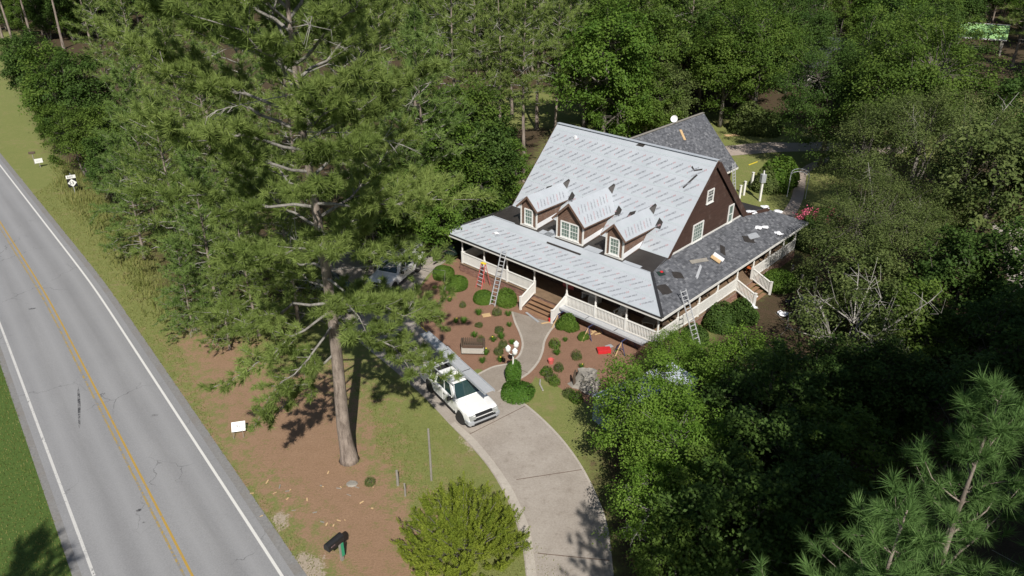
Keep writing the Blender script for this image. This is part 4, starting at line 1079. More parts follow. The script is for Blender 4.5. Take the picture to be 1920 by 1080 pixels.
# ------------------------------------------------------------ tall trees
# the big pine in front of the house: broad layered crown over a clean trunk
hero = gen_pine(11, 27.5, 9.6, 6.2, 54, 60, .40, .036, tr=.37, lean=(-.2, .5), dead=9, sub=11, droop=.10, dens=1.15,
    prof=lambda t: .70+.38*math.sin(math.pi*min(1, .12+t*.95))-.35*t**3,
    extra=[(8.9, R(205), 5.2, R(-18), .12), (8.2, R(232), 5.0, R(-26), .06), (7.6, R(5), 4.6, R(-12), .10), (6.6, R(222), 4.6, R(-34), .02), (9.3, R(165), 6.8, R(-10), .12), (8.4, R(95), 4.5, R(-6), .1), (9.4, R(22), 5.6, R(-10), .10), (8.3, R(338), 5.4, R(-18), .08), (9.0, R(55), 5.5, R(-12), .10), (8.6, R(72), 6.4, R(-12), .10)])
plant('pine_tree', hero, 'needle', at(655, 862), 0, 1, 'giant pine with a tall bare trunk on the straw bed beside the driveway', 'tree', bark='bark_pine', limbm='bark_lichen')
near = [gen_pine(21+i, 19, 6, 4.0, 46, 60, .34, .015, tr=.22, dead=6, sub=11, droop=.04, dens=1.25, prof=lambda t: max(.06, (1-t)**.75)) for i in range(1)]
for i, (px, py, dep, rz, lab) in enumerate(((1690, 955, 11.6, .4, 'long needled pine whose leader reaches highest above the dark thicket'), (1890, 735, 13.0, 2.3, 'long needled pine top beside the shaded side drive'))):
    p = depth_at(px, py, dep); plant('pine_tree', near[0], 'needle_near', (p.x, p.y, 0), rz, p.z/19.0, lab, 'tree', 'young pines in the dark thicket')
mid = [gen_pine(31, 19, 4.5, 4.6, 50, 20, .48, .052, tr=.22, dead=4, sub=8, dens=.9, droop=.08),
       gen_pine(32, 21, 8.5, 4.4, 40, 20, .50, .055, tr=.24, dead=5, sub=8, dens=.85, droop=.08),
       gen_pine(33, 14, 1.2, 4.4, 52, 20, .46, .050, tr=.17, dead=3, sub=8, dens=.95, droop=.12, prof=lambda t: 1.0-.72*t)]
# pines filling the strip between the road and the drive (pixel of crown middle, its height)
PW = 'pine with low green boughs in the strip between road and drive'
for i, (px, py, z, k, s) in enumerate(((455,150,11,0,1.05),(330,190,9,2,1.2),(395,300,7,2,1.1),(270,300,6,2,1.0),(330,400,5,2,1.0),(470,400,6.5,2,1.0),(395,500,4.2,2,.85),(470,540,3.6,2,.72),(540,500,5,2,.9),
        (250,400,4,2,.72),(560,330,8,0,.95),(700,300,8,2,1.05),(760,330,7,2,1.0),(640,180,11,0,1.1),(720,140,12,1,1.05),(790,250,10,0,1.0),(360,70,12,0,1.05),(250,110,11,0,1.0),(555,40,14,1,1.1),(180,60,11,0,1.0),(420,600,2.2,2,.45),(352,560,2.6,2,.5))):
    p = at(px, py, z); plant('pine_tree', mid[k], 'needle' if i % 3 else 'needle_blue', (p.x, p.y, 0), i*1.7, s, ('tall ' if k != 2 else 'low ' if s < .8 else 'bushy ')+('yellow green ' if i % 3 else 'blue green ')+PW, 'tree', 'pines in the roadside strip', limbm='bark_lichen')
broad = [gen_broad(41, 15, 5.2, 3.0, 120, 15000, .34, tr=.28), gen_broad(42, 17, 5.8, 3.6, 130, 16000, .36, tr=.30, lobes=7), gen_broad(43, 12, 4.6, 1.2, 110, 14000, .32, tr=.2, trunks=3)]
oak = gen_broad(44, 15.5, 6.4, 3.2, 240, 42000, .24, tr=.34, cl_r=.13, lobes=8, bare=2)
olive = gen_broad(45, 14, 7.2, 1.4, 300, 66000, .18, tr=.36, cl_r=.13, lobes=8, bare=2, asp=.4)
bright = gen_broad(46, 9.0, 4.0, 1.2, 150, 24000, .19, tr=.15, cl_r=.17, lobes=7, trunks=3, bare=4)
# dark leafy edge of the left strip
for i, (px, py, z, k, s) in enumerate(((110,200,4.5,2,.95),(70,150,4.5,2,.9),(150,275,3.2,2,.6),(205,325,3,2,.55),(105,238,3.2,2,.5),(160,200,5,2,.9),(215,280,4,2,.7),(35,110,3.5,2,.6))):
    p = at(px, py, z); plant('broadleaf_tree', broad[k], 'leaf_dark' if i % 2 else 'leaf_oak', (p.x, p.y, 0), i*2.1, s, ('deep green' if i % 2 else 'mid green')+(' tall' if s > .8 else ' low')+' leafy tree at the road end of the pine strip', 'tree', 'dark leafy trees along the verge', bark='bark_oak')
# thicket to the left of the house
for i, (px, py, z, k, s) in enumerate(((900,330,5,0,.72),(860,380,4,2,.72),(820,420,3.2,2,.6),(930,270,3.5,2,.6),(870,290,6,1,.75),(955,330,3.4,2,.55),(905,390,2.6,2,.45),(740,410,3.5,2,.7),(800,350,5,0,.75),(690,420,3.5,2,.65))):
    p = at(px, py, z); plant('broadleaf_tree', broad[k], ('leaf_dark', 'leaf_oak', 'leaf_shrub')[i % 3], (p.x, p.y, 0), i*1.3, s, ('deep green', 'mid green', 'fresh green')[i % 3]+(' tall' if k != 2 else ' low')+' bushy tree in the thicket between the felted roof and the roadside pines', 'tree', 'thicket between house and roadside pines', bark='bark_oak')
# pines standing behind the house on the left
for i, (px, py, z, k, s) in enumerate(((850,130,12,1,1.05),(935,120,12,1,1.0),(985,120,12,1,.95),(890,60,14,1,1.05),(1010,60,12,1,1.0),(820,50,13,0,1.05),(1045,90,11,0,1.0),(960,30,13,0,1.0),(770,60,12,0,1.0))):
    p = at(px, py, z); plant('pine_tree', mid[k], 'needle', (p.x, p.y, 0), i*2.2+.4, s, 'tall pine at the edge of the back lawn', 'tree', 'pines by the back lawn', limbm='bark_lichen')
# broadleaf wood behind the roof
for i, (px, py, z, k, s, lm) in enumerate(((1135,165,7,1,.95,'leaf_shrub'),(1100,120,8,0,.95,'leaf_oak'),(1170,210,4.5,2,.8,'leaf_shrub'),(1215,205,4,2,.75,'leaf_oak'),(1200,120,8,1,.95,'leaf_oak'),(1250,195,4.5,2,.75,'leaf_olive'),(1150,60,10,1,1,'leaf_oak'),
        (1230,60,10,0,1,'leaf_dark'),(1320,110,7,0,.95,'leaf_dark'),(1360,150,6,0,.9,'leaf_oak'),(1300,50,10,1,1,'leaf_oak'),(1380,60,9,1,1,'leaf_dark'))):
    p = at(px, py, z); plant('broadleaf_tree', broad[k], lm, (p.x, p.y, 0), i*1.9+.8, s, {'leaf_dark': 'deep green', 'leaf_oak': 'mid green', 'leaf_olive': 'olive green', 'leaf_shrub': 'fresh green'}[lm]+(' tall' if k != 2 else ' low')+' leafy tree in the wood behind the felted roof', 'tree', 'leafy wood behind the house', bark='bark_oak')
# oaks by the rear drive
for i, (px, py, z, s, lab) in enumerate(((1425,120,8,1.0,'wide oak shading the round hedge by the rear drive'),(1560,200,6.5,.85,'oak over the bend of the rear drive'),(1650,140,8.5,1.0,'tall oak in front of the grey roofed house'),(1712,110,8.5,.95,'tall oak beside the green roofed shelter'),(1690,220,7.5,1.05,'oak rising behind the olive tree'),(1490,60,9,1,'oak in the wood beyond the rear drive'))):
    p = at(px, py, z); plant('oak_tree', oak, 'leaf_oak' if i % 2 == 0 else 'leaf_dark', (p.x, p.y, 0), i*1.1, s, lab, 'tree', bark='bark_oak')
for i, (px, py, z, s, lab) in enumerate(((1710,330,6,1.0,'broad olive green tree with drooping twigs beyond the side porch'),(1650,470,4.5,.72,'olive green tree beside the shaded side porch'))):
    p = at(px, py, z); plant('olive_tree', olive, 'leaf_olive', (p.x, p.y, 0), i*2+.5, s, lab, 'tree', bark='bark_oak')
# right edge and the dark thicket below
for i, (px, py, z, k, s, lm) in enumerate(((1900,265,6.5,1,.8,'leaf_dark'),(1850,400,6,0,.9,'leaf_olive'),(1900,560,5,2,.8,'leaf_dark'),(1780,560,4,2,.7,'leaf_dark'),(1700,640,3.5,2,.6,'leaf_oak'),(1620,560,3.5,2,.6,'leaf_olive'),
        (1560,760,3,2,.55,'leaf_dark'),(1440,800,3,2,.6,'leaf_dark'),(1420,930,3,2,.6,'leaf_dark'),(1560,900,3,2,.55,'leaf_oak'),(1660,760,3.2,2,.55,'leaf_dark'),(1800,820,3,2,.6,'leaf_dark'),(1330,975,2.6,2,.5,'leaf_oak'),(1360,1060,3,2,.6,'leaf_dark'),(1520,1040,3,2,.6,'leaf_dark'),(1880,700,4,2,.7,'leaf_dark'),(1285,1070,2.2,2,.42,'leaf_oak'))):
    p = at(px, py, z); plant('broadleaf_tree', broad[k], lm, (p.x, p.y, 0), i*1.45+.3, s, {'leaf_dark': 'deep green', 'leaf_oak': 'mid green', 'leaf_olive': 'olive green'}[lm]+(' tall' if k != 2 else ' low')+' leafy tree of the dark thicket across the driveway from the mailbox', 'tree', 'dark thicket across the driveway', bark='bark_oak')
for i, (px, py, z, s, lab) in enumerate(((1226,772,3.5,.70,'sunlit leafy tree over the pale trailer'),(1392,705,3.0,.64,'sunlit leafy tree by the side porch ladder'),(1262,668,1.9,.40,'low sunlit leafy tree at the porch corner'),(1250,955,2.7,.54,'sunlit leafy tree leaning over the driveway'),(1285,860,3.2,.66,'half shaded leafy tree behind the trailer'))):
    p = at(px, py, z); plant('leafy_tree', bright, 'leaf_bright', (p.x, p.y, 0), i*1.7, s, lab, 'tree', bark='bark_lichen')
p = at(1595, 655, 4); plant('bare_tree', gen_broad(47, 9, 3.8, 2.0, 60, 7000, .18, tr=.16, lobes=5, bare=16), 'leaf_olive', (p.x, p.y, 0), .3, .95, 'thin leaved tree with bare lichen grey branches', 'tree', bark='bark_lichen')
# trees outside the picture that shade the thicket and the far verge
SH = [(11.5,6,1,1.2),(14,10,1,1.2),(17,6,1,1.25),(19.5,12,1,1.2),(23,8,1,1.25),(26,14,1,1.2),(30,10,1,1.25),(33,18,1,1.15),(38,14,1,1.2),(13,1,1,1.25),(20,2,1,1.25),(28,3,1,1.25),(36,24,1,1.1),(43,22,1,1.15),(27,21,0,1.15),(21.5,17.5,0,1.1),(-19,4.5,1,.98)]
for i, (x, y, k, s) in enumerate(SH):
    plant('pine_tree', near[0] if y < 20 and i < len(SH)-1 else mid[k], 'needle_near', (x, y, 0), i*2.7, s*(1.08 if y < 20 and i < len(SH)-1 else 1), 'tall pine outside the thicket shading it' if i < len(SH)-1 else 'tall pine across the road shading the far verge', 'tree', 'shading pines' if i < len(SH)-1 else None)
for i, (x, y) in enumerate(((16.5,2.5),(18,8.5),(23,5),(25,11.5),(29.5,7),(31.5,15),(37,11),(40,20),(46,16),(16,-4),(24,-3),(32,0))):
    plant('broadleaf_tree', broad[1], 'leaf_dark', (x, y, 0), i*1.9, 1.18, 'tall leafy tree outside the thicket shading it', 'tree', 'shading leafy trees', bark='bark_oak', scz=1.36)
for i, (px, py, k, s) in enumerate(((28, 94, 1, 1.15), (62, 88, 1, 1.1), (120, 92, 1, 1.15), (82, 66, 1, 1.1), (150, 64, 1, 1.15), (5, 72, 1, 1.1), (170, 84, 1, 1.0), (40, 52, 1, 1.1), (110, 48, 1, 1.2), (-30, 60, 1, 1.1), (10, 44, 0, 1.1), (70, 38, 1, 1.15), (140, 36, 0, 1.1), (190, 44, 0, 1.1), (-20, 36, 0, 1.1), (30, 28, 0, 1.2), (100, 24, 0, 1.2), (165, 22, 0, 1.2))):
    p = at(px, py); plant('pine_tree', mid[k], 'needle', (p.x, p.y, 0), i*1.3, s, 'tall bare stemmed pine beyond the far end of the verge', 'tree', 'bare stemmed pines beyond the verge')
for i, (px, py, s) in enumerate(((45, 70, .7), (95, 74, .7), (140, 78, .65), (15, 58, .7), (70, 50, .8), (120, 56, .8), (165, 58, .8), (200, 66, .8), (30, 40, .9), (95, 36, .9))):
    p = at(px, py); plant('broadleaf_tree', broad[2], 'leaf_dark' if i % 2 else 'leaf_oak', (p.x, p.y, 0), i*1.7, s, ('deep' if i % 2 else 'mid')+' green understorey tree among the bare stemmed pines', 'tree', 'understorey beyond the verge', bark='bark_oak')
# the wood that closes the view: pines and leafy trees standing apart, back to the far distance
rs = np.random.RandomState(77); placed = []
CLEAR = [at(1820, 85).xy.to_tuple()+(9,), at(1560, 130).xy.to_tuple()+(14,), at(985, 200).xy.to_tuple()+(12,)]
def visible_slot(x, y):
    dep = y*CP+(CAM_H-10)*SP
    if abs(x/dep) > .78: return False
    px = 960+F_PX*x/dep; r = F_PX*6.0/dep
    def row(z): d_ = y*CP+(CAM_H-z)*SP; return 540-F_PX*(y*SP+(z-CAM_H)*CP)/d_
    for (x0, y0, x1, y1, yy) in ((1785, 45, 1858, 96, 150), (1542, 74, 1592, 128, 119), (935, 186, 1060, 228, 101)):
        if y < yy and x0-r < px < x1+r and row(17) < y1 and row(1) > y0: return False
    return True
cnt = 0; tries = 0
while cnt < 430 and tries < 16000:
    tries += 1
    y = 96+(rs.rand()**1.3)*210; x = rs.uniform(-.80, .80)*(y+14)
    P = np.array([x, y])
    if not visible_slot(x, y) or road_dist(P)[0] < 16 and y < 150: continue
    if road_dist(P)[0] < 12: continue
    if sdist(P[None], WOODS_B)[0] < 1.5 and y < 230: continue
    if any((x-a)**2+(y-b)**2 < r*r for a, b, r in CLEAR): continue
    mind = 4.4+y*.014
    if any((x-a)**2+(y-b)**2 < mind*mind for a, b in placed): continue
    placed.append((x, y)); cnt += 1
    if rs.rand() < (.62 if x < 25 else .25):
        plant('pine_tree', mid[rs.randint(2)], 'needle' if rs.rand() < .5 else 'needle_blue', (x, y, 0), rs.rand()*6.3, rs.uniform(.85, 1.2), 'tall pine in the wood that closes the view', 'tree', 'pines of the far wood')
    else:
        plant('broadleaf_tree', broad[rs.randint(3)], ('leaf_oak', 'leaf_dark', 'leaf_shrub')[rs.randint(3)], (x, y, 0), rs.rand()*6.3, rs.uniform(.8, 1.25), 'leafy tree in the wood that closes the view', 'tree', 'leafy trees of the far wood', bark='bark_oak')
# ------------------------------------------------------------ vehicles
def loft(rings):
    mb = MB(); n = len(rings[0]); vs = [p for r in rings for p in r]; fs = []
    for i in range(len(rings)-1):
        for k in range(n-1): fs.append((i*n+k, i*n+k+1, (i+1)*n+k+1, (i+1)*n+k))
        fs.append((i*n+n-1, i*n, (i+1)*n, (i+1)*n+n-1))
    fs.append(tuple(range(n-1, -1, -1))); fs.append(tuple((len(rings)-1)*n+k for k in range(n)))
    return mb.add(vs, fs)
def make_pickup(name, paint, loc, head, rack=True, label='', bed_open=True, turn=0.0):
    e = empty(name, loc, head); M = MAT
    WX = (1.98, -1.72); WR_ = .43; HWd = .985
    def zb(x):
        z = .42
        for w in WX:
            d = abs(x-w)
            if d < .52: z = max(z, .36+math.sqrt(max(0, .52**2-d*d)))
        return z
    def zt(x):       # bonnet, belt and bed-side line
        if x > 2.75: return 1.00+(.5)*(2.93-x)
        if x > 1.40: return 1.10+(2.75-x)*.075
        if x > -1.22: return 1.20
        return 1.27
    xs = sorted(set([2.93, 2.90, 2.82, 2.6] + [WX[0]+d for d in (-.52, -.5, -.4, -.25, 0, .25, .4, .5, .52)] + [1.4, 1.2, .6, 0, -.6, -1.0, -1.22] + [WX[1]+d for d in (-.52, -.5, -.4, -.25, 0, .25, .4, .5, .52)] + [-2.5, -2.84, -2.88]), reverse=True)
    rings = []
    for x in xs:
        w = HWd*(.90 if x > 2.91 else .96 if x > 2.85 else .985 if x > 2.7 else 1.0); b, t = zb(x), zt(x)
        if x < -1.21: t2 = t
        wf = .03 if min(abs(x-q) for q in WX) < .6 else 0
        rings.append([(x, -w*.97, b), (x, -(w+wf), b+(t-b)*.35), (x, -(w+wf*.6), b+(t-b)*.72), (x, -w*.955, t-.03), (x, -w*.86, t),
                      (x, w*.86, t), (x, w*.955, t-.03), (x, w+wf*.6, b+(t-b)*.72), (x, w+wf, b+(t-b)*.35), (x, w*.97, b)])
    front = [r for r, x in zip(rings, xs) if x >= -1.23]
    body = loft(front).build('body', M[paint], e, smooth=False)
    for f in body.data.polygons: f.use_smooth = True
    body.modifiers.new('es', 'EDGE_SPLIT').split_angle = R(32)
    # bonnet crease
    for s in (-1, 1): MB().bar((2.72, s*.5, 1.118), (1.45, s*.62, 1.217), .05, .022).build('bonnet_crease', M[paint], body)
    # bed: two sides, front wall, tailgate, floor
    bed = MB(); rear = [r for r, x in zip(rings, xs) if x <= -1.21]
    for s in (0, 1):
        n = len(rear); vs = []; fs = []
        for r in rear:
            o = [r[k] for k in ((0, 1, 2, 3, 4) if s == 0 else (9, 8, 7, 6, 5))]; sg = -1 if s == 0 else 1
            vs += o+[(o[4][0], sg*.80, o[4][2]), (o[4][0], sg*.80, .80)]
        m = 7
        for i in range(n-1):
            for k in range(m-1): fs.append((i*m+k, i*m+k+1, (i+1)*m+k+1, (i+1)*m+k))
        fs.append(tuple(range(m))); fs.append(tuple((n-1)*m+k for k in range(m)))
        bed.add(vs, fs)
    bed.box(-1.30, -.82, .78, -1.24, .82, 1.25).box(-2.885, -.84, .55, -2.82, .84, 1.22)
    bd = bed.build('cargo_bed', M[paint], e)
    MB().box(-2.82, -.80, .72, -1.30, .80, .80).build('bed_liner', M['black_plastic'], bd)
    # cab
    sec = [(1.38, .88, 1.21, .86), (.62, .80, 1.83, .66), (.50, .80, 1.87, .66), (-.95, .80, 1.87, .66), (-1.06, .80, 1.83, .66), (-1.20, .88, 1.21, .86)]
    cabv = MB()
    def ring(x, w, z): return [(x, -w, z), (x, w, z)]
    base = [(1.38, .90), (-1.20, .90)]
    roof = [(.55, .70), (-1.00, .70)]
    P = {}
    zbt, zrf = 1.19, 1.86
    pts = [(1.38, -.90, zbt), (1.38, .90, zbt), (-1.20, .90, zbt), (-1.20, -.90, zbt), (.58, -.72, zrf-.05), (.58, .72, zrf-.05), (-1.02, .72, zrf-.05), (-1.02, -.72, zrf-.05), (.40, -.60, zrf+.02), (.40, .60, zrf+.02), (-.92, .60, zrf+.02), (-.92, -.60, zrf+.02)]
    cabv.add(pts, [(0,1,5,4), (1,2,6,5), (2,3,7,6), (3,0,4,7), (4,5,9,8), (5,6,10,9), (6,7,11,10), (7,4,8,11), (8,9,10,11), (3,2,1,0)])
    cab = cabv.build('cab', M[paint], e, bevel=.03)
    def pane(nm, q, mat='car_glass', par=cab, off=.012):
        q = [Vector(p) for p in q]; c = sum(q, Vector())/len(q); n = (q[1]-q[0]).cross(q[2]-q[0]).normalized()
        if n.dot(c-Vector((.1, 0, 1.4))) < 0: n = -n
        MB().slab([p+n*off for p in q], .012, n).build(nm, M[mat], par)
    def mixp(a, b, t): return Vector(a).lerp(Vector(b), t)
    def quad_on(a, b, c, d, l, r, bo, to):
        f = lambda u, v: mixp(mixp(a, b, u), mixp(d, c, u), v)
        return [f(l, bo), f(r, bo), f(r, to), f(l, to)]
    p_ = pts
    pane('windscreen', quad_on(p_[0], p_[1], p_[5], p_[4], .05, .95, .08, .95))
    pane('rear_window', quad_on(p_[2], p_[3], p_[7], p_[6], .12, .88, .15, .85))
    for s, (a, b, c, d) in ((1, (p_[1], p_[2], p_[6], p_[5])), (-1, (p_[0], p_[3], p_[7], p_[4]))):
        pane('side_window', quad_on(a, b, c, d, .16, .47, .08, .86)); pane('side_window', quad_on(a, b, c, d, .53, .88, .08, .86))
    for s in (-1, 1):
        for x0, x1 in ((1.30, .02), (-.02, -1.14)):
            dr = MB().box(min(x0, x1)+.012, s*.985-.008, .52, max(x0, x1)-.012, s*.985+.008, 1.15).build('door', M[paint], e)
            MB().box(min(x0, x1)+.06, s*1.0-.012, 1.00, min(x0, x1)+.24, s*1.0+.014, 1.05).build('door_handle', M['black_plastic'], dr)
        MB().box(-1.2, s*.975-.02, .40, 1.35, s*.975+.02, .50).build('rocker_panel', M['black_plastic'], e)
        mr = MB().box(1.02, s*1.16-.12, 1.18, 1.12, s*1.16+.12, 1.40).bar((1.08, s*.92, 1.22), (1.08, s*1.08, 1.24), .05, .05).build('wing_mirror', M['black_plastic'], e)
        MB().add([(2.78, s*.73-.19, .80), (3.0, s*.73-.19, .80), (3.0, s*.73+.19, .80), (2.78, s*.73+.19, .80), (2.78, s*.73-.19, 1.04), (2.93, s*.73-.19, 1.03), (2.90, s*.73+.19, 1.03), (2.78, s*.73+.19, 1.04)], [(0,3,2,1),(4,5,6,7),(0,1,5,4),(1,2,6,5),(2,3,7,6),(3,0,4,7)]).build('headlight', M['headlamp'], e, bevel=.02)
        MB().box(2.82, s*.74-.16, .72, 2.94, s*.74+.16, .79).build('turn_signal', M['lamp_glass'], e)
        MB().box(-2.90, s*.86-.06, .78, -2.86, s*.86+.06, 1.20).build('tail_light', M['red_plastic'], e)
    g = MB().add([(2.82, -.54, .78), (3.03, -.54, .78), (3.03, .54, .78), (2.82, .54, .78), (2.82, -.54, 1.05), (2.935, -.54, 1.035), (2.935, .54, 1.035), (2.82, .54, 1.05)], [(0,3,2,1),(4,5,6,7),(0,1,5,4),(1,2,6,5),(2,3,7,6),(3,0,4,7)]).build('grille', M['black_plastic'], e)
    MB().box(2.96, -.55, .89, 3.005, .55, .925).build('grille_bar', M[paint], g)
    bp = MB(); 
    for (w0, w1, x0, x1) in ((-.72, .72, 2.90, 3.06),): bp.box(x0, w0, .50, x1, w1, .74)
    for s in (-1, 1): bp.add([(2.90, s*.72, .50), (3.06, s*.72, .50), (2.94, s*1.02, .50), (2.55, s*1.03, .50), (2.90, s*.72, .74), (3.06, s*.72, .74), (2.94, s*1.02, .74), (2.55, s*1.03, .74)], [(0,1,2,3), (7,6,5,4), (1,5,6,2), (2,6,7,3), (0,4,5,1), (3,7,4,0)])
    b_ = bp.build('front_bumper', M['galvanised'], e, bevel=.02)
    MB().box(2.92, -.70, .742, 3.07, .70, .765).box(2.92, -.70, .52, 3.068, .70, .60).build('bumper_insert', M['black_plastic'], b_)
    MB().box(-3.02, -.95, .52, -2.89, .95, .70).build('rear_bumper', M['chrome'], e, bevel=.02)
    MB().box(-2.7, -.80, .30, 2.7, .80, .50).build('chassis', M['black_plastic'], e)
    for x in WX:
        for s in (-1, 1):
            MB().box(x-.50, s*.45, .45, x+.50, s*.90, .88).build('wheel_well', M['black_plastic'], e)
            prof = [(.25, -.13), (.36, -.135), (.405, -.12), (.425, -.07), (.425, .07), (.405, .12), (.36, .135), (.25, .13)]
            t = MB().lathe(prof, (0, 0, 0), 22).build('wheel', M['rubber'], e)
            t.location = (x, s*.86, .425); t.rotation_euler = (math.pi/2, 0, turn if x > 0 else 0)
            r = MB().lathe([(.02, -.10), (.25, -.10), (.26, .10), (.24, .115), (.17, .08), (.06, .10), (.02, .105)], (0, 0, 0), 18).build('rim', M['rim_metal'], t)
            if s == 1: r.rotation_euler = (math.pi, 0, 0)
    if rack:
        rk = MB(); zr = 2.02
        for s in (-1, 1):
            rk.bar((-2.75, s*.90, zr), (1.05, s*.78, zr), .05, .05)
            for x in (-2.6, -1.5): rk.bar((x, s*.90, 1.27), (x, s*.90, zr), .05, .05)
            rk.bar((1.0, s*.78, zr), (1.35, s*.90, 1.22), .045, .045)
        for x in (-2.6, -1.9, -1.25, -.3, .6): rk.bar((x, -.92 if x < -1 else -.8, zr), (x, .92 if x < -1 else .8, zr), .045, .045)
        rk.build('ladder_rack', M['aluminium'], e)
    tag(e, label, 'pickup truck'); return e
hd = R(-56.5); c = Vector((-1.5, 33.3, 0))-Vector((math.cos(hd), math.sin(hd), 0))*3.0
truck = make_pickup('pickup_truck', 'car_white', (c.x, c.y, .022), hd, True, 'white crew cab pickup with a roof rack on the driveway', turn=R(14))
MB().box(.28, -.28, 1.878, .36, .28, 1.90).build('roof_light', MAT['black_plastic'], truck)
# aluminium walk boards lying on its rack
def plank(name, a, b, w, label, cat='walk board', mat='aluminium', ribs=6, z=0):
    a = Vector(a); b = Vector(b); e = empty(name, a); d = b-a; L = d.length; e.rotation_euler = (0, -math.atan2(d.z, math.hypot(d.x, d.y)), math.atan2(d.y, d.x))
    MB().box(0, -w/2+.035, 0, L, w/2-.035, .022).build('deck', MAT[mat], e)
    for s in (-1, 1): MB().box(-.01, s*w/2-.03, -.09, L+.01, s*w/2+.03, .045).build('side_rail', MAT['galvanised'], e)
    for k in range(ribs): MB().box(L*(k+.5)/ribs-.04, -w/2+.032, -.05, L*(k+.5)/ribs+.04, w/2-.032, -.002).build('cross_brace', MAT['galvanised'], e)
    for k in (1/3, 2/3): MB().box(L*k-.025, -w/2+.03, .023, L*k+.025, w/2-.03, .030).build('clamp', MAT['black_plastic'], e)
    tag(e, label, cat); return e
plank('walk_board', (-5.45, 40.05, 2.13), (-1.22, 33.75, 2.13), .60, 'long grey walk board on the white pickup rack')
# second pickup, backed up by the trailer, with ladders on its rack
hd2 = R(-112); t2 = make_pickup('pickup_truck', 'car_white', (-8.9, 51.7, .022), hd2, True, 'white pickup under the pine with two ladders on its rack')
def ladder(name, a, b, w, n, mat, label, side=None, group=None, rail=.075):
    a = Vector(a); b = Vector(b); d = (b-a); L = d.length; dn = d.normalized()
    sd = Vector(side).normalized() if side is not None else dn.cross(Vector((0,0,1))).normalized()
    up = sd.cross(dn).normalized(); e = empty(name, a); X = Matrix((dn, sd, up)).transposed().to_4x4(); e.matrix_world = Matrix.Translation(a) @ X
    for s in (-1, 1): MB().box(0, s*w/2-.02, -rail/2, L, s*w/2+.02, rail/2).build('side_rail', MAT[mat], e)
    for k in range(n): x = L*(k+.5)/n; MB().box(x-.022, -w/2+.02, -.022, x+.022, w/2-.02, .022).build('rung', MAT['aluminium'], e)
    tag(e, label, 'ladder', group); return e
dv2 = Vector((math.cos(hd2), math.sin(hd2), 0)); sv2 = Vector((-dv2.y, dv2.x, 0)); c2 = Vector((-8.9, 51.7, 2.10))
ladder('ladder', c2-dv2*2.9+sv2*.55, c2+dv2*2.3+sv2*.55, .46, 17, 'aluminium', 'aluminium ladder on the shaded pickup, the one nearer the pine', sv2)
ladder('ladder', c2-dv2*2.9-sv2*.35, c2+dv2*2.3-sv2*.35, .46, 17, 'aluminium', 'aluminium ladder on the shaded pickup, the one nearer the porch', sv2)
make_pickup('pickup_truck', 'car_black', (-13.0, 48.3, .022), R(-40), False, 'black pickup parked under the big pine')
# dump trailer with boards of old lumber beside the porch
dt = empty('dump_trailer', hw(21.3, 3.4), -HYAW+R(8)); M = MAT
for nm, bx in (('side_panel', (-1.0, -2.6, .75, -.94, 2.6, 1.75)), ('side_panel', (.94, -2.6, .75, 1.0, 2.6, 1.75)), ('end_panel', (-.94, 2.54, .75, .94, 2.6, 1.75)), ('tailgate', (-.94, -2.6, .75, .94, -2.54, 1.75)), ('floor', (-.94, -2.54, .70, .94, 2.54, .78))):
    MB().box(*bx).build(nm, M['tarp_green'], dt)
MB().bar((0, -2.6, .60), (0, -4.0, .55), .12, .12).build('drawbar', M['black_plastic'], dt)
for s in (-1, 1):
    for y in (-.55, .55):
        w = MB().lathe([(.22, -.1), (.36, -.1), (.38, 0), (.36, .1), (.22, .1)], (0,0,0), 16).build('wheel', M['rubber'], dt); w.location = (s*1.08, y, .40); w.rotation_euler = (0, math.pi/2, 0)
        MB().lathe([(.02, -.08), (.21, -.09), (.21, .09), (.02, .11)], (0,0,0), 12).build('rim', M['rim_metal'], w)
tag(dt, 'dark green dump trailer beside the porch corner', 'trailer')
for i, (x, y, a, L, m) in enumerate(((-.3, .2, .3, 3.0, 'new_lumber'), (.3, .5, -.2, 2.6, 'new_lumber'), (0, 1.2, 1.1, 1.6, 'step_wood'), (-.2, -.9, .6, 1.9, 'grey_wood'), (.35, -.3, 1.4, 1.5, 'new_lumber'), (.1, 1.6, .1, 2.2, 'step_wood'))):
    p = dt.matrix_basis @ Vector((x, y, 1.55+.05*i)); aa = -HYAW+a+1.2; dx = Vector((math.cos(aa), math.sin(aa), .06))*L/2
    tag(MB().bar(p-dx, p+dx, .14, .04).build('scrap_board', M[m]), 'scrap board thrown into the green dump trailer', 'board', 'scrap boards in the trailer')
# pale box trailer below the leafy trees
bt = empty('box_trailer', (7.4, 34.0, 0), R(34))
MB().box(-2.9, -1.05, .62, 2.9, 1.05, 2.25).build('box_body', M['trailer_blue'], bt, bevel=.04)
MB().box(-2.95, -1.08, 2.25, 2.95, 1.08, 2.30).build('roof', M['trailer_white'], bt, bevel=.015)
for s in (-1, 1):
    MB().box(-2.95, s*1.07-.03, 2.16, 2.95, s*1.07+.03, 2.262).build('roof_rail', M['aluminium'], bt)
    for x in (-.45, .45):
        w = MB().lathe([(.2, -.1), (.33, -.1), (.35, 0), (.33, .1), (.2, .1)], (0,0,0), 16).build('wheel', M['rubber'], bt); w.location = (x, s*.98, .36); w.rotation_euler = (math.pi/2, 0, 0)
    MB().box(-1.0, s*1.10-.06, .72, 1.0, s*1.10+.06, .80).build('fender', M['black_plastic'], bt)
for y in (-.5, .5): MB().box(-2.93, y-.48, .68, -2.905, y+.48, 2.14).build('rear_door', M['trailer_blue'], bt)
MB().bar((2.9, 0, .58), (4.0, 0, .55), .10, .10).build('drawbar', M['black_plastic'], bt)
MB().box(-.5, -.35, 2.302, .2, .35, 2.38).build('roof_vent', M['trailer_white'], bt)
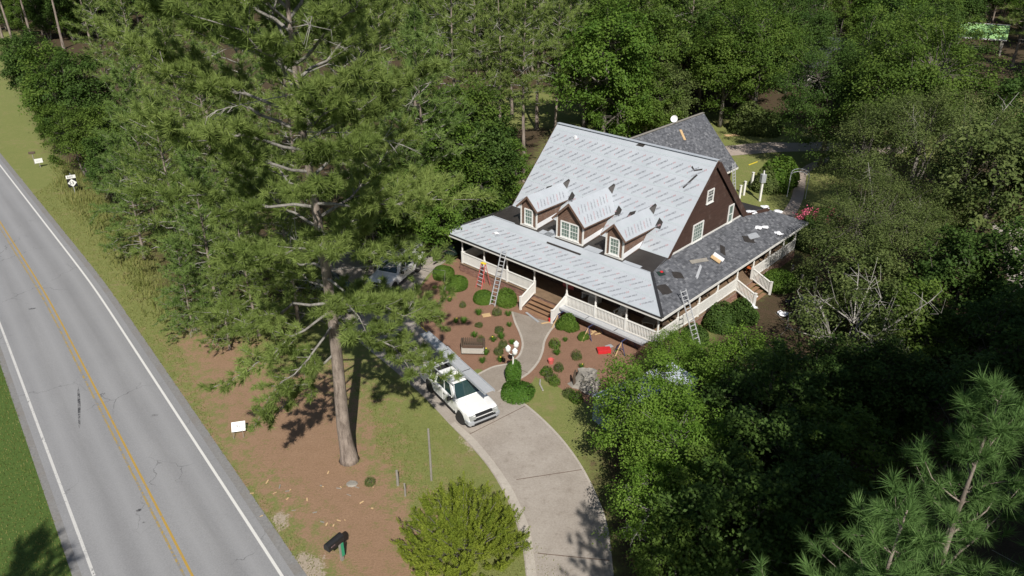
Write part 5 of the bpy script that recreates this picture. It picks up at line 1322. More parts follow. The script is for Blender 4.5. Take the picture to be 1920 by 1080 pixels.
tag(bt, 'pale blue box trailer half hidden under the sunlit leafy trees', 'trailer')
tub = MB().lathe([(.24, 0), (.30, .38), (.33, .40), (.30, .40), (.23, .06)], (0,0,0), 16).build('tub', M['blue_plastic'], None, (6.15, 32.9, 2.31)); tag(tub, 'small bright blue tub on the trailer roof', 'tub')
# ------------------------------------------------------------ ladders, boards and trestles on the job
ladder('ladder', at(923, 573), hw(13.75, -.05, 3.75), .46, 15, 'aluminium', 'aluminium extension ladder leaning on the front porch eave', (HM.to_3x3() @ Vector((1,0,0))))
ladder('ladder', hw(-1.75, 2.3, 0), hw(.32, 2.75, 4.0), .48, 16, 'aluminium', 'aluminium ladder leaning on the shingled side porch eave', (HM.to_3x3() @ Vector((.2,1,0))))
ladder('ladder', hw(9.4, 27.6, 0), hw(10.15, 27.6, 4.4), .46, 15, 'aluminium', 'ladder standing against the rear wing eave', (HM.to_3x3() @ Vector((0,1,0))))
sl = empty('step_ladder', hw(15.5, -.15), -HYAW)
for y0, y1, mt in ((-.55, 0, 'fibreglass_red'), (.40, .05, 'fibreglass_red')):
    for s in (-1, 1): MB().bar((s*.30, y0, 0), (s*.19, y1, 1.9), .07, .03).build('side_rail', M[mt], sl)
for k in range(6):
    z = .28*(k+1); t = z/1.9; MB().box(-.29+.11*t, -.55*(1-t)-.04, z-.015, .29-.11*t, -.55*(1-t)+.04, z+.015).build('tread', M['galvanised'], sl)
MB().box(-.21, -.10, 1.9, .21, .14, 1.95).build('top_cap', M['flower_yellow'], sl); tag(sl, 'red fibreglass step ladder at the front railing', 'step ladder')
plank('walk_board', hw(8.1, .02, .95), hw(1.0, -.05, .95), .50, 'aluminium walk board on trestles along the front railing', ribs=8)
def trestle(u, v, lab, sc=1.0):
    e = empty('trestle', hw(u, v), -HYAW)
    MB().bar((0, -.75, .86), (0, .42, .86), .05, .05).build('top_bar', M['steel_blue'], e)
    for y in (-.7, .35):
        for s in (-1, 1): MB().bar((s*.42, y+(-.15 if y < 0 else .1), 0), (0, y, .86), .045, .045).build('leg', M['steel_blue'], e)
    MB().bar((.0, -.7, .80), (0, -1.35, .02), .05, .05).build('brace', M['new_lumber'], e)
    MB().bar((.25, -.76, .36), (-.25, -.76, .36), .035, .035).build('cross_bar', M['steel_blue'], e)
    tag(e, lab, 'trestle')
trestle(7.6, -.1, 'dark blue steel trestle beside the front steps'); trestle(5.0, -.1, 'dark blue steel trestle under the middle of the front walk board'); trestle(2.3, -.1, 'dark blue steel trestle nearest the leafy tree at the porch corner')
# ------------------------------------------------------------ things on the roof
def on_right(u, v, h=.04): return hw(u, v, ZE+PK*u+h)
def roof_sheet(name, u, v, w, l, ang, mat, label, cat, h=.05, t=.02, group=None, curl=.0, kids=None):
    pts = []; rr_ = random.Random(int(u*1000+v*77))
    ring = []
    n = 5
    for (a, b) in ((-1,-1),(-.3,-1.05),(.4,-.95),(1,-1),(1.05,.1),(1,1),(.2,1.06),(-.5,.95),(-1,1),(-.96,.1)):
        x = a*w/2*rr_.uniform(.88, 1.1); y = b*l/2*rr_.uniform(.9, 1.08); uu = u+x*math.cos(ang)-y*math.sin(ang); vv = v+x*math.sin(ang)+y*math.cos(ang)
        ring.append(on_right(uu, vv, h+curl*abs(a*b)*rr_.random()))
    c = on_right(u, v, h); k = len(ring); up = Vector((0,0,t))
    mb = MB().add([c]+ring+[c-up]+[p-up for p in ring], [(0, i+1, (i+1) % k+1) for i in range(k)]+[(k+1, (i+1) % k+k+2, i+k+2) for i in range(k)]+[(i+1, i+k+2, (i+1) % k+k+2, (i+1) % k+1) for i in range(k)])
    o = mb.build(name, MAT[mat]); tag(o, label, cat, group); return o
def crumple(name, p, r, label, seed, flat=.45, group=None, mat='white_wrapper', cat='plastic wrap'):
    rr_ = random.Random(seed); mb = MB(); n = 11; m = 6; vs = []; fs = []
    for j in range(m+1):
        for i in range(n):
            a = 2*math.pi*i/n; t = math.pi*j/m; k = rr_.uniform(.62, 1.2); vs.append((p.x+r*k*math.sin(t)*math.cos(a)*rr_.uniform(.8, 1.3), p.y+r*k*math.sin(t)*math.sin(a), p.z+r*flat*(1-math.cos(t))*.5*k))
    for j in range(m):
        for i in range(n): fs.append((j*n+i, j*n+(i+1) % n, (j+1)*n+(i+1) % n, (j+1)*n+i))
    o = mb.add(vs, fs).build(name, MAT[mat]); tag(o, label, cat, group); return o
b_ = empty('shingle_bundle', on_right(1.3, 9.05, .03), -HYAW+R(20)); b_.rotation_euler = (0, R(26), -HYAW+R(15))
MB().box(-.42, -.30, 0, .42, .05, .16).build('wrapped_stack', MAT['white_wrapper'], b_, bevel=.02); MB().box(-.45, -.75, 0, .3, -.32, .05).build('card_sleeve', MAT['new_lumber'], b_)
tag(b_, 'white wrapped shingle bundle on the side porch roof', 'bundle')
roof_sheet('shingle_scrap', 1.66, 4.3, .5, .75, .5, 'membrane', 'dark square shingle scrap on the side porch roof by the hip', 'scrap')
roof_sheet('shingle_scrap', 1.75, 7.15, .28, 1.7, .25, 'grey_wood', 'long grey shingle strip below the big gable window', 'scrap')
roof_sheet('metal_strip', 1.15, 6.15, .16, 1.5, -.35, 'aluminium', 'silver metal strip lying on the side porch shingles', 'metal strip')
roof_sheet('shingle_scrap', 1.55, 10.1, .38, .9, -.6, 'membrane', 'dark shingle scrap above the wrapped bundle', 'scrap')
roof_sheet('shingle_scrap', 1.25, 13.4, .55, .95, .5, 'membrane', 'broad dark scrap beside the pale metal sheet', 'scrap')
roof_sheet('metal_sheet', 1.25, 14.2, .45, 1.1, .2, 'galvanised', 'pale metal sheet on the rear half of the side porch roof', 'metal sheet', .07)
roof_sheet('torn_felt', 1.35, 2.2, .7, .9, .2, 'membrane', 'torn dark felt lying on the hip of the porch roof', 'scrap', .045, .01)
roof_sheet('torn_felt', 2.3, 3.2, .35, .6, .2, 'tarp_green', 'torn green backed felt at the top of the hip', 'scrap', .05, .01)
roof_sheet('wrapper', 2.35, 3.35, .14, .22, .2, 'red_plastic', 'red wrapper at the top of the hip', 'wrapper', .075, .01)
for i, (u, v, r, lab) in enumerate(((1.55, 15.5, .32, 'white plastic wrap above the pale metal sheet'), (1.35, 16.2, .30, 'white plastic wrap crumpled mid roof of the side porch'), (.45, 16.8, .34, 'white plastic wrap near the side porch eave'), (2.9, 16.8, .42, 'white plastic wrap behind the gable foot'), (2.6, 18.6, .38, 'white plastic wrap on the rear porch roof'), (2.0, 19.9, .40, 'white plastic wrap at the rear hip of the porch'))):
    z = ZE+PK*min(u, 2.64, TV-v)+.03; crumple('plastic_wrap', hw(u, v, z), r, lab, 40+i)
crumple('work_cloth', hw(15.5, 1.35, ZE+PK*1.35+.03), .22, 'small blue white cloth lump on the front porch felt', 60, .6, cat='cloth')
dsh = empty('satellite_dish', hw(WU, 23.9, WZ+.02), -HYAW)
MB().tube([(0,0,0), (0,0,.32)], .025, 6).build('mast', M['galvanised'], dsh); d_ = MB().lathe([(.02, 0), (.18, .03), (.31, .10), (.32, .11), (.18, .05), (.02, .03)], (0,0,0), 18).build('dish', M['sign_white'], dsh); d_.location = (0, -.02, .38); d_.rotation_euler = (R(70), 0, R(20))
MB().bar((0, -.05, .36), (.05, -.36, .52), .02, .02).build('feed_arm', M['galvanised'], dsh); tag(dsh, 'small white satellite dish on the rear wing ridge', 'satellite dish')
brd = MB().box(-.16, -.55, 0, .16, .55, .025).build('scrap_board', M['new_lumber']); sl2 = math.atan2(WZ-WZE, WU-WE)
brd.location = hw(13.75, 24.0, WZE+(13.75-WE)*(WZ-WZE)/(WU-WE)+.05); brd.rotation_euler = (Matrix.Rotation(-HYAW, 3, 'Z') @ Matrix.Rotation(sl2, 3, 'Y') @ Matrix.Rotation(R(75), 3, 'Z')).to_euler(); tag(brd, 'tan board lying on the rear wing shingles', 'board')
# ------------------------------------------------------------ porch furniture
def rocker(u, v, rz, lab):
    e = empty('rocking_chair', hw(u, v, FLZ), -HYAW+rz); w = MAT['white_paint']
    MB().box(-.27, -.25, .40, .27, .27, .44).build('seat', w, e)
    bk = MB()
    for i in range(7): x = -.22+.0733*i; bk.bar((x, .24, .44), (x, .46, 1.12), .045, .018)
    bk.bar((-.27, .46, 1.13), (.27, .46, 1.13), .05, .07); bk.build('backrest', w, e)
    for s in (-1, 1):
        MB().tube([(s*.28, -.45, .12), (s*.28, -.2, .04), (s*.28, .15, .03), (s*.28, .5, .10), (s*.28, .65, .18)], .022, 6).build('rocker', w, e)
        MB().bar((s*.28, -.24, .05), (s*.28, -.24, .66), .045, .045).build('leg', w, e); MB().bar((s*.28, .24, .05), (s*.28, .30, .66), .045, .045).build('leg', w, e)
        MB().box(s*.29-.045, -.33, .66, s*.29+.045, .33, .69).build('armrest', w, e)
    tag(e, lab, 'rocking chair')
rocker(6.6, 1.7, R(35), 'white rocking chair turned sideways beside the front steps'); rocker(4.2, 1.6, R(0), 'white rocking chair facing out behind the front railing')
def table(u, v, rz, lab, mat, name='porch_table', w=.9, l=.9, h=.72):
    e = empty(name, hw(u, v, FLZ), -HYAW+rz); MB().box(-w/2, -l/2, h-.05, w/2, l/2, h).build('tabletop', MAT[mat], e)
    for sx in (-1, 1):
        for sy in (-1, 1): MB().bar((sx*(w/2-.06), sy*(l/2-.06), 0), (sx*(w/2-.08), sy*(l/2-.08), h-.05), .06, .06).build('leg', MAT[mat], e)
    tag(e, lab, 'table'); return e
def chair(u, v, rz, lab, mat):
    e = empty('porch_chair', hw(u, v, FLZ), -HYAW+rz); MB().box(-.23, -.22, .42, .23, .22, .46).build('seat', MAT[mat], e)
    MB().box(-.23, .19, .46, .23, .23, .95).build('backrest', MAT[mat], e)
    for sx in (-1, 1):
        for sy in (-1, 1): MB().bar((sx*.2, sy*.19, 0), (sx*.2, sy*.19, .42), .04, .04).build('leg', MAT[mat], e)
    tag(e, lab, 'chair')
table(2.0, 1.9, .3, 'grey wooden table at the corner of the porch', 'grey_wood'); chair(1.2, 2.6, 2.2, 'dark chair beside the corner porch table', 'dark_wood'); chair(1.4, 3.9, .5, 'dark chair on the side porch near the hip', 'dark_wood')
table(1.7, 7.3, .2, 'dark table on the side porch', 'dark_wood'); chair(1.5, 8.3, 1.0, 'dark chair beside the side porch table', 'dark_wood')
chair(1.2, 14.3, -1.2, 'orange wooden chair on the side porch by its steps', 'orange_wood'); table(1.5, 17.2, .3, 'dark plant table at the rear of the side porch', 'dark_wood'); chair(1.7, 12.2, .9, 'dark chair above the side steps', 'dark_wood')
ac = empty('white_bench', hw(7.3, 2.55, FLZ), -HYAW); MB().box(-.75, -.25, .42, .75, .2, .47).build('seat', MAT['white_paint'], ac); MB().box(-.75, .2, .47, .75, .25, .95).build('backrest', MAT['white_paint'], ac)
for s in (-1, 1): MB().box(s*.68-.04, -.24, 0, s*.68+.04, .2, .42).build('leg', MAT['white_paint'], ac)
tag(ac, 'white bench against the front wall beside the door', 'bench')
# ------------------------------------------------------------ garden and roadside things
# mailbox on its post with the green number plate
mbx = empty('mailbox', (*at(642, 1050).xy, 0), R(-125)); M = MAT
MB().box(-.05, -.05, 0, .05, .05, 1.02).build('post', M['grey_wood'], mbx)
prof = [(-.14, 0), (.14, 0), (.14, .18), (.12, .25), (.07, .30), (0, .32), (-.07, .30), (-.12, .25), (-.14, .18)]
bx = MB(); n = len(prof); bx.add([(-.62, y, 1.04+z) for y, z in prof]+[(.10, y, 1.04+z) for y, z in prof], [tuple(range(n-1, -1, -1)), tuple(range(n, 2*n))]+[(i, (i+1) % n, (i+1) % n+n, i+n) for i in range(n)])
box = bx.build('letter_box', M['black_plastic'], mbx); box.rotation_euler = (0, 0, math.pi)
MB().box(-.12, -.36, 1.14, .30, -.145, 1.18).build('flag', M['red_plastic'], mbx) if False else None
MB().box(-.06, .10, .30, .06, .115, .95).build('number_plate', M['green_post'], mbx); MB().box(-.16, -.07, 1.0, .34, .07, 1.038).build('bracket', M['grey_wood'], mbx)
def text_on(parent, body, size, mat, loc, rot, name='lettering'):
    T = text_mesh(body, size, .012); mb = MB(); mb.add([tuple(v) for v in T[0]], T[1]); me = bpy.data.meshes.new(name); me.from_pydata(mb.v, [], mb.f); me.update()
    o = link(name, me, MAT[mat], parent); o.location = loc; o.rotation_euler = rot; return o
text_on(box, '4110', .10, 'print_red', (-.52, -.142, 1.17), (R(90), 0, 0)); text_on(box, '4110', .10, 'letter_grey', (.03, .143, 1.10), (R(90), 0, math.pi), 'number_lettering')
mbx.scale = (1.2, 1.2, 1.15); tag(mbx, 'black mailbox on a post with a green number plate by the road', 'mailbox')
# white utility pedestal box among the pine boughs
ub = empty('yard_sign', (*at(448, 822).xy, 0), R(14))
bd = MB().box(-.36, -.025, .18, .36, .025, .72).build('board', M['sign_white'], ub); bd.rotation_euler = (R(-48), 0, 0); bd.location = (0, .2, .1)
for s in (-1, 1): MB().bar((s*.25, .02, 0), (s*.25, .05, .5), .025, .025).build('stake', M['grey_wood'], ub)
text_on(bd, 'Xp', .22, 'sign_black', (-.14, -.031, .40), (R(90), 0, 0))
tag(ub, 'white board sign tilted back in the verge grass below the pine', 'sign')
# highway route sign
rz_s = math.atan2(-43.0, 69.0); rs_ = empty('route_sign', (*at(141, 362).xy, 0), R(32))
MB().box(-.04, -.02, 0, .04, .02, 2.9).build('post', M['galvanised'], rs_)
MB().box(-.62, -.05, 2.15, .62, -.03, 2.62).build('direction_plate', M['sign_white'], rs_)
MB().box(-.62, -.05, .92, .62, -.03, 2.10).build('route_plate', M['sign_black'], rs_)
MB().add([(0, -.056, .95), (.60, -.056, 1.51), (0, -.056, 2.07), (-.60, -.056, 1.51)], [(0,1,2,3)]).build('route_diamond', M['sign_white'], rs_)
text_on(rs_, 'EAST', .34, 'sign_black', (-.46, -.054, 2.26), (R(90), 0, 0)); text_on(rs_, '53', .62, 'sign_black', (-.37, -.060, 1.29), (R(90), 0, 0), 'route_number')
rs_.scale = (.68, .68, .72); tag(rs_, 'black and white route 53 sign on a metal post', 'road sign')
w2 = empty('roadside_sign', (*at(76, 314).xy, 0), R(36)); MB().box(-.05, -.03, 0, .05, .03, .9).build('post', M['grey_wood'], w2); MB().box(-.55, -.06, .75, .55, -.035, 1.45).build('board', M['sign_white'], w2); text_on(w2, '3820', .30, 'letter_grey', (-.36, -.063, .98), (R(90), 0, 0)); w2.scale = (.7, .7, .7); tag(w2, 'small white number board on a short post by the road', 'sign')
m2 = empty('mailbox', (*at(66, 308).xy, 0), R(20)); MB().box(-.05, -.05, 0, .05, .05, 1.5).build('post', M['grey_wood'], m2)
bx = MB(); bx.add([(-.42, y, 1.5+z) for y, z in prof]+[(.42, y, 1.5+z) for y, z in prof], [tuple(range(n-1, -1, -1)), tuple(range(n, 2*n))]+[(i, (i+1) % n, (i+1) % n+n, i+n) for i in range(n)]).build('letter_box', M['dark_wood'], m2); m2.scale = (.75, .75, .8); tag(m2, 'brown mailbox behind the white number board', 'mailbox')
# lawn poles
for (px, py, h, r, lab) in ((809, 901, 3.25, .06, 'tall thin grey pole behind the bright juniper'), (746, 910, .95, .07, 'short weathered post at the edge of the pine straw'), (760, 930, .8, .05, 'short thin stake beside the bright juniper')):
    p = at(px, py); e = MB().tube([(0,0,0), (.01,0,h*.5), (0,.01,h)], [r, r*.95, r*.85], 8).build('lawn_post', M['grey_wood'], None, (p.x, p.y, 0)); tag(e, lab, 'post')
st = MB(); rr_ = random.Random(3)
st.add([(.24*math.cos(a)*rr_.uniform(.8, 1.15), .20*math.sin(a)*rr_.uniform(.8, 1.15), .06) for a in np.linspace(0, 6.28, 9, endpoint=False)]+[(.30*math.cos(a), .25*math.sin(a), 0) for a in np.linspace(0, 6.28, 9, endpoint=False)], [tuple(range(9))]+[(i, i+9, (i+1) % 9+9, (i+1) % 9) for i in range(9)])
p = at(660, 907); tag(st.build('flat_stone', M['grey_wood'], None, (p.x, p.y, 0)), 'flat grey stone sunk in the pine straw', 'stone')
# pale bark chips and litter on the straw
for i in range(26):
    p = at(rr_.uniform(470, 700), rr_.uniform(880, 990)); L = rr_.uniform(.08, .26); a = rr_.uniform(0, 3.1); d = Vector((math.cos(a), math.sin(a), .1))*L/2; p.z = .03
    tag(MB().bar(p-d, p+d, rr_.uniform(.03, .08), .012).build('bark_chip', M['new_lumber' if i % 3 else 'grey_wood']), 'pale bark chip lying on the pine straw', 'bark chip', 'bark chips on the straw')
# picket planter
pl = empty('planter_box', (*at(887, 664).xy, 0), R(-2))
MB().box(-.72, -.22, .18, .72, .22, .55).build('trough', M['concrete_cast'], pl); MB().box(-.68, -.18, .552, .68, .18, .57).build('soil', M['soil'], pl)
for s in (-1, 1): MB().box(s*.72-.05, -.05, 0, s*.72+.05, .30, 1.05).build('end_post', M['dark_wood'], pl)
for i in range(11):
    x = -.62+.124*i; MB().add([(x-.045, .24, .50), (x+.045, .24, .50), (x+.045, .24, 1.02), (x, .24, 1.14), (x-.045, .24, 1.02), (x-.045, .27, .50), (x+.045, .27, .50), (x+.045, .27, 1.02), (x, .27, 1.14), (x-.045, .27, 1.02)], [(4,3,2,1,0), (5,6,7,8,9), (0,1,6,5), (1,2,7,6), (2,3,8,7), (3,4,9,8), (4,0,5,9)]).build('picket', M['dark_wood'], pl)
MB().box(-.70, .275, .70, .70, .30, .76).build('back_rail', M['dark_wood'], pl); tag(pl, 'brown picket planter box in the mulch bed', 'planter')
# lamp post with three white globes, wrapped in ivy
lp = empty('lamp_post', (*at(962, 716).xy, 0), .4)
MB().tube([(0,0,0), (0,0,1.2), (0,0,2.15)], [.07, .05, .045], 8).build('pole', M['white_paint'], lp)
for k in range(3):
    a = k*2.09+.5; x, y = .30*math.cos(a), .30*math.sin(a); z = 2.15+(.18 if k == 0 else 0)
    MB().tube([(0, 0, 1.95), (x*.6, y*.6, 1.98), (x, y, z-.02)], .022, 6).build('arm', M['white_paint'], lp)
    g = MB().lathe([(.03, -.02), (.10, 0), (.15, .10), (.16, .20), (.12, .30), (.05, .35), (.03, .42)], (x, y, z), 14).build('lantern', M['lamp_glass'], lp, smooth=True); MB().lathe([(.17, .27), (.10, .36), (.03, .44)], (x, y, z+.01), 12).build('lantern_cap', M['white_vinyl'], g)
tag(lp, 'lamp post with three white lanterns above green ivy', 'lamp post')
iv = gen_shrub(91, .48, 1.15, 5000, .11, .55, .25); e = plant('ivy_mound', iv, 'leaf_ivy', (*at(962, 714).xy, 0), 0, 1, 'tall bright ivy wrapped round the lantern post', 'shrub', bark='bark_oak')
sk = gen_shrub(92, 1.08, .42, 5500, .11, .5, .25); plant('ivy_bush', sk, 'leaf_ivy', (*at(968, 738).xy, 0), .7, 1, 'low bright ivy spreading at the foot of the lantern post', 'shrub', bark='bark_oak')
# uprooted stump and clutter right of the walk
stp = MB(); rs4 = random.Random(9); vs = []; n1, m1 = 14, 7
stump = empty('stump', (*at(1100, 722).xy, 0), .3)
prof2 = [(.95, 0), (.80, .18), (.62, .45), (.55, .75), (.52, .95), (.40, 1.0), (.05, .93)]
for (r, z) in prof2:
    for k in range(n1): a = 2*math.pi*k/n1; q = r*(1+.22*math.sin(a*3+z)+rs4.uniform(-.10, .10)); vs.append((q*math.cos(a), q*math.sin(a), z+rs4.uniform(-.05, .05)))
stp.add(vs, [(j*n1+k, j*n1+(k+1) % n1, (j+1)*n1+(k+1) % n1, (j+1)*n1+k) for j in range(m1-1) for k in range(n1)]); stp.build('wood', M['grey_wood'], stump)
MB().tube([(-.75, .1, 0), (-.80, .12, .6), (-.72, .12, 1.15)], [.10, .09, .05], 7).build('side_stem', M['dark_wood'], stump); tag(stump, 'weathered grey tree stump in the mulch bed', 'stump')
rc = MB().box(-.42, -.26, 0, .42, .26, .22).box(-.44, -.28, .20, .44, .28, .25).build('tool_case', M['red_plastic'], None, (*at(1132, 660).xy, 0), .1, bevel=.02); tag(rc, 'bright red flat case on the mulch near the porch corner', 'case')
tag(MB().box(-.24, -.16, 0, .24, .16, .04).build('metal_sheet', M['galvanised'], None, (*at(1142, 650).xy, .01), .5), 'small pale sheet on the mulch beside the red case', 'sheet')
tag(MB().lathe([(.15, 0), (.20, .26), (.21, .30), (.19, .30), (.14, .04)], (0,0,0), 14).build('bucket', M['fibreglass_red'], None, (*at(1033, 681).xy, 0)), 'pale red bucket among the low shrubs beside the walk', 'bucket')
tag(MB().box(-.30, -.22, 0, .30, .22, .04).build('cardboard', M['new_lumber'], None, (*at(912, 592).xy, .03), .3), 'tan cardboard piece between the small mulch bed shrubs', 'cardboard')
tag(MB().box(-.08, -.8, 0, .08, .8, .03).build('metal_strip', M['galvanised'], None, (*at(998, 596).xy, .045), .55), 'grey metal strip on the front walk below the steps', 'metal strip')
tag(MB().bar((*at(1015, 608).xy, .06), (*at(1034, 605).xy, .08), .10, .04).build('board', M['new_lumber']), 'short tan board at the foot of the front steps', 'board')
tag(MB().lathe([(.14, 0), (.15, .30), (.05, .34)], (0,0,0), 12).build('fuel_can', M['red_plastic'], None, (*at(1032, 604).xy, 0)), 'red can beside the front trestle', 'can')
for i, (px, py) in enumerate(((1117, 622), (1122, 627), (1112, 626))):
    tag(MB().box(-.3, -.06, 0, .3, .06, .03).build('board_offcut', M['new_lumber'], None, (*at(px, py).xy, .02+.03*i), .5*i), 'tan board offcut under the front walk board', 'offcut', 'offcuts under the walk board')
hose = MB().tube([at(x, y, .04) for x, y in ((776, 596), (790, 612), (806, 628), (822, 642))], .025, 5).build('hose', M['flower_yellow']); tag(hose, 'yellow hose along the edge of the mulch bed', 'hose')
tag(MB().tube([at(x, y, .05) for x, y in ((1013, 712), (1012, 720), (1018, 732))], .05, 6).build('fallen_branch', M['bare_branch']), 'pale fallen branch at the corner of the mulch bed', 'branch')
# side yard wrappers
for i, (px, py, r, lab) in enumerate(((1413, 557, .30, 'white plastic wrap at the foot of the side steps'), (1412, 577, .32, 'white plastic wrap beside the dark side yard shrub'), (1467, 590, .36, 'white and blue plastic wrap on the bare side yard'), (1449, 512, .35, 'white plastic wrap against the side porch bricks'), (1480, 567, .25, 'small white wrap on the dark bag'))):
    crumple('plastic_wrap', at(px, py, .02), r, lab, 70+i, .6)
crumple('trash_bag', at(1485, 572, .02), .5, 'black rubbish bag on the bare side yard', 90, .9, mat='black_plastic', cat='bag')
pb = MB(); 
for i in range(7): pb.box(-.8, -.35+.12*i-.045, 0, .8, -.35+.12*i+.045, .16)
tag(pb.build('stone_edging', M['concrete_cast'], None, (*at(1520, 568).xy, 0), -.3), 'pale stone edging heap on the side yard', 'stones')
for i, (px, py) in enumerate(((1483, 520), (1500, 538), (1527, 542))):
    p = at(px, py); tag(MB().box(-.06, -.06, 0, .06, .06, 1.0).box(-.08, -.08, 1.0, .08, .08, 1.05).build('garden_post', M['grey_wood'], None, (p.x, p.y, 0), .4), 'grey garden post in the side yard shrubs', 'post', 'side yard posts')
# chairs and a lattice lost in the dark thicket
for i, (px, py, lab) in enumerate(((1435, 808, 'pale folding frame standing in the dark thicket'), (1415, 858, 'pale metal crate lying in the dark thicket'))):
    e = empty('lawn_table', (*at(px, py).xy, 0), .5*i+.3); fr = MB()
    for k in range(5): fr.bar((-.5+.25*k, -.3, .45), (-.5+.25*k, .3, .45), .03, .03)
    fr.build('slats', M['lattice_metal'], e); tag(e.children[0], kind='stuff')
    for sx in (-1, 1):
        for sy in (-1, 1): MB().bar((sx*.5, sy*.3, 0), (sx*.5, sy*.3, .46), .03, .03).build('leg', M['lattice_metal'], e)
    tag(e, lab, 'frame')
for a, b, lab in (((1500, 742), (1552, 712), 'long pale beam lying through the thicket'), ((1500, 770), (1560, 735), 'thin pale pole leaning in the thicket')):
    p, q = at(*a), at(*b); p.z, q.z = .5, .9; tag(MB().bar(p, q, .10, .10).build('beam', M['grey_wood']), lab, 'beam')
# garden behind: arbour, post box, fence posts
ar = empty('garden_arbour', (*at(1493, 368).xy, 0), R(-22))
for y in (-.45, .45):
    for s in (-1, 1): MB().bar((s*.85, y, 0), (s*.85, y, 2.2), .06, .06).build('upright', M['lattice_metal'], ar)
    MB().tube([(.85*math.cos(a), y, 2.2+.5*math.sin(a)) for a in np.linspace(0, math.pi, 9)], .035, 6).build('arch', M['lattice_metal'], ar)
for s in (-1, 1):
    m = MB()
    for k in range(7): m.bar((s*.85, -.45, .3+.28*k), (s*.85, .45, .3+.28*k), .025, .025)
    o = m.build('lattice', M['lattice_metal'], ar); tag(o, kind='stuff')
tag(ar, 'pale metal garden arbour over the back path', 'arbour')
ap = empty('meter_post', (*at(1424, 377).xy, 0), R(15)); MB().box(-.09, -.09, 0, .09, .09, 1.9).build('post', M['white_paint'], ap); MB().box(-.24, -.20, 1.9, .24, .20, 2.75).build('box', M['galvanised'], ap, bevel=.03); MB().box(-.05, -.05, 2.75, .05, .05, 3.1).build('finial', M['white_paint'], ap); tag(ap, 'grey box on a white post in the back garden', 'post box')
for i, (px, py, h) in enumerate(((1408, 354, 1.7), (1394, 366, 1.4), (1386, 372, 1.3))):
    p = at(px, py); tag(MB().box(-.09, -.09, 0, .09, .09, h).box(-.12, -.12, h, .12, .12, h+.06).build('fence_post', M['white_paint'], None, (p.x, p.y, 0), .3), 'white fence post beside the rear wing', 'post', 'white posts by the rear wing')
p = at(1372, 254); tag(MB().box(-.9, -.4, 0, .9, .4, .03).build('board', M['new_lumber'], None, (p.x, p.y, .02), .2), 'orange tan board on the lawn beyond the rear wing', 'board')
p = at(1404, 310); q = at(1420, 304); p.z = q.z = .05; tag(MB().bar(p, q, .10, .05).build('board', M['flower_yellow']), 'long yellow board on the back lawn', 'board')
# street light behind the wood
sl_ = empty('street_light', (23.5, 106.0, 0), R(0)); MB().tube([(0,0,0), (0,0,5), (0,0,10.3)], [.14, .11, .09], 8).build('pole', M['grey_wood'], sl_); MB().tube([(0,0,10.1), (.6,0,10.35), (1.3,0,10.35)], .05, 6).build('arm', M['galvanised'], sl_); MB().box(1.1, -.18, 10.26, 1.8, .18, 10.42).build('lamp_head', M['sign_white'], sl_, bevel=.04); tag(sl_, 'street light on a pole above the wood behind the house', 'street light')
# green roofed shelter
gz = empty('shelter', (*at(1830, 97).xy, 0), R(60)); hw_, hl_ = 3.6, 4.4
for sx in (-1, 1):
    for sy in (-1, 1): MB().bar((sx*3.1, sy*3.9, 0), (sx*3.1, sy*3.9, 3.0), .3, .3).build('post', M['grey_wood'], gz)
for s in (-1, 1):
    MB().slab([(s*hw_, -hl_, 3.0), (s*hw_, hl_, 3.0), (0, hl_, 5.2), (0, -hl_, 5.2)] if s > 0 else [(0, -hl_, 5.2), (0, hl_, 5.2), (s*hw_, hl_, 3.0), (s*hw_, -hl_, 3.0)], .12).build('roof', M['roof_green'], gz)
    MB().bar((s*hw_, -hl_, 2.95), (s*hw_, hl_, 2.95), .12, .22).build('eave_board', M['sign_white'], gz)
MB().bar((0, -hl_, 5.22), (0, hl_, 5.22), .4, .06).build('ridge_cap', M['sign_white'], gz)
tag(gz, 'open shelter with a light green roof among the far trees', 'shelter')
# grey roofed neighbour's house, mostly behind oaks
nb = empty('neighbour_house', (51.5, 121, 0), R(-30))
MB().box(-5, -4, 0, 5, 4, 3.2).build('wall', M['far_wall'], nb); g_ = MB().slab([(-5.4, -4.5, 3.1), (5.4, -4.5, 3.1), (5.4, 0, 7.2), (-5.4, 0, 7.2)], .2); g_.slab([(5.4, 4.5, 3.1), (-5.4, 4.5, 3.1), (-5.4, 0, 7.2), (5.4, 0, 7.2)], .2); g_.build('roof', M['shingle'], nb)
for s in (-1, 1): MB().add([(s*5.0, -4, 3.2), (s*5.0, 4, 3.2), (s*5.0, 0, 6.9)], [(0,1,2)]).build('gable', M['far_wall'], nb)
for x in (-2.5, 2.5):
    wn_ = MB().box(x-.55, -4.06, 1.0, x+.55, -4.0, 2.3).build('window', M['white_vinyl'], nb); MB().box(x-.45, -4.075, 1.1, x+.45, -4.062, 2.2).build('pane', M['window_dark'], wn_)
tag(nb, 'house with a steep grey roof half hidden behind oaks', 'house')
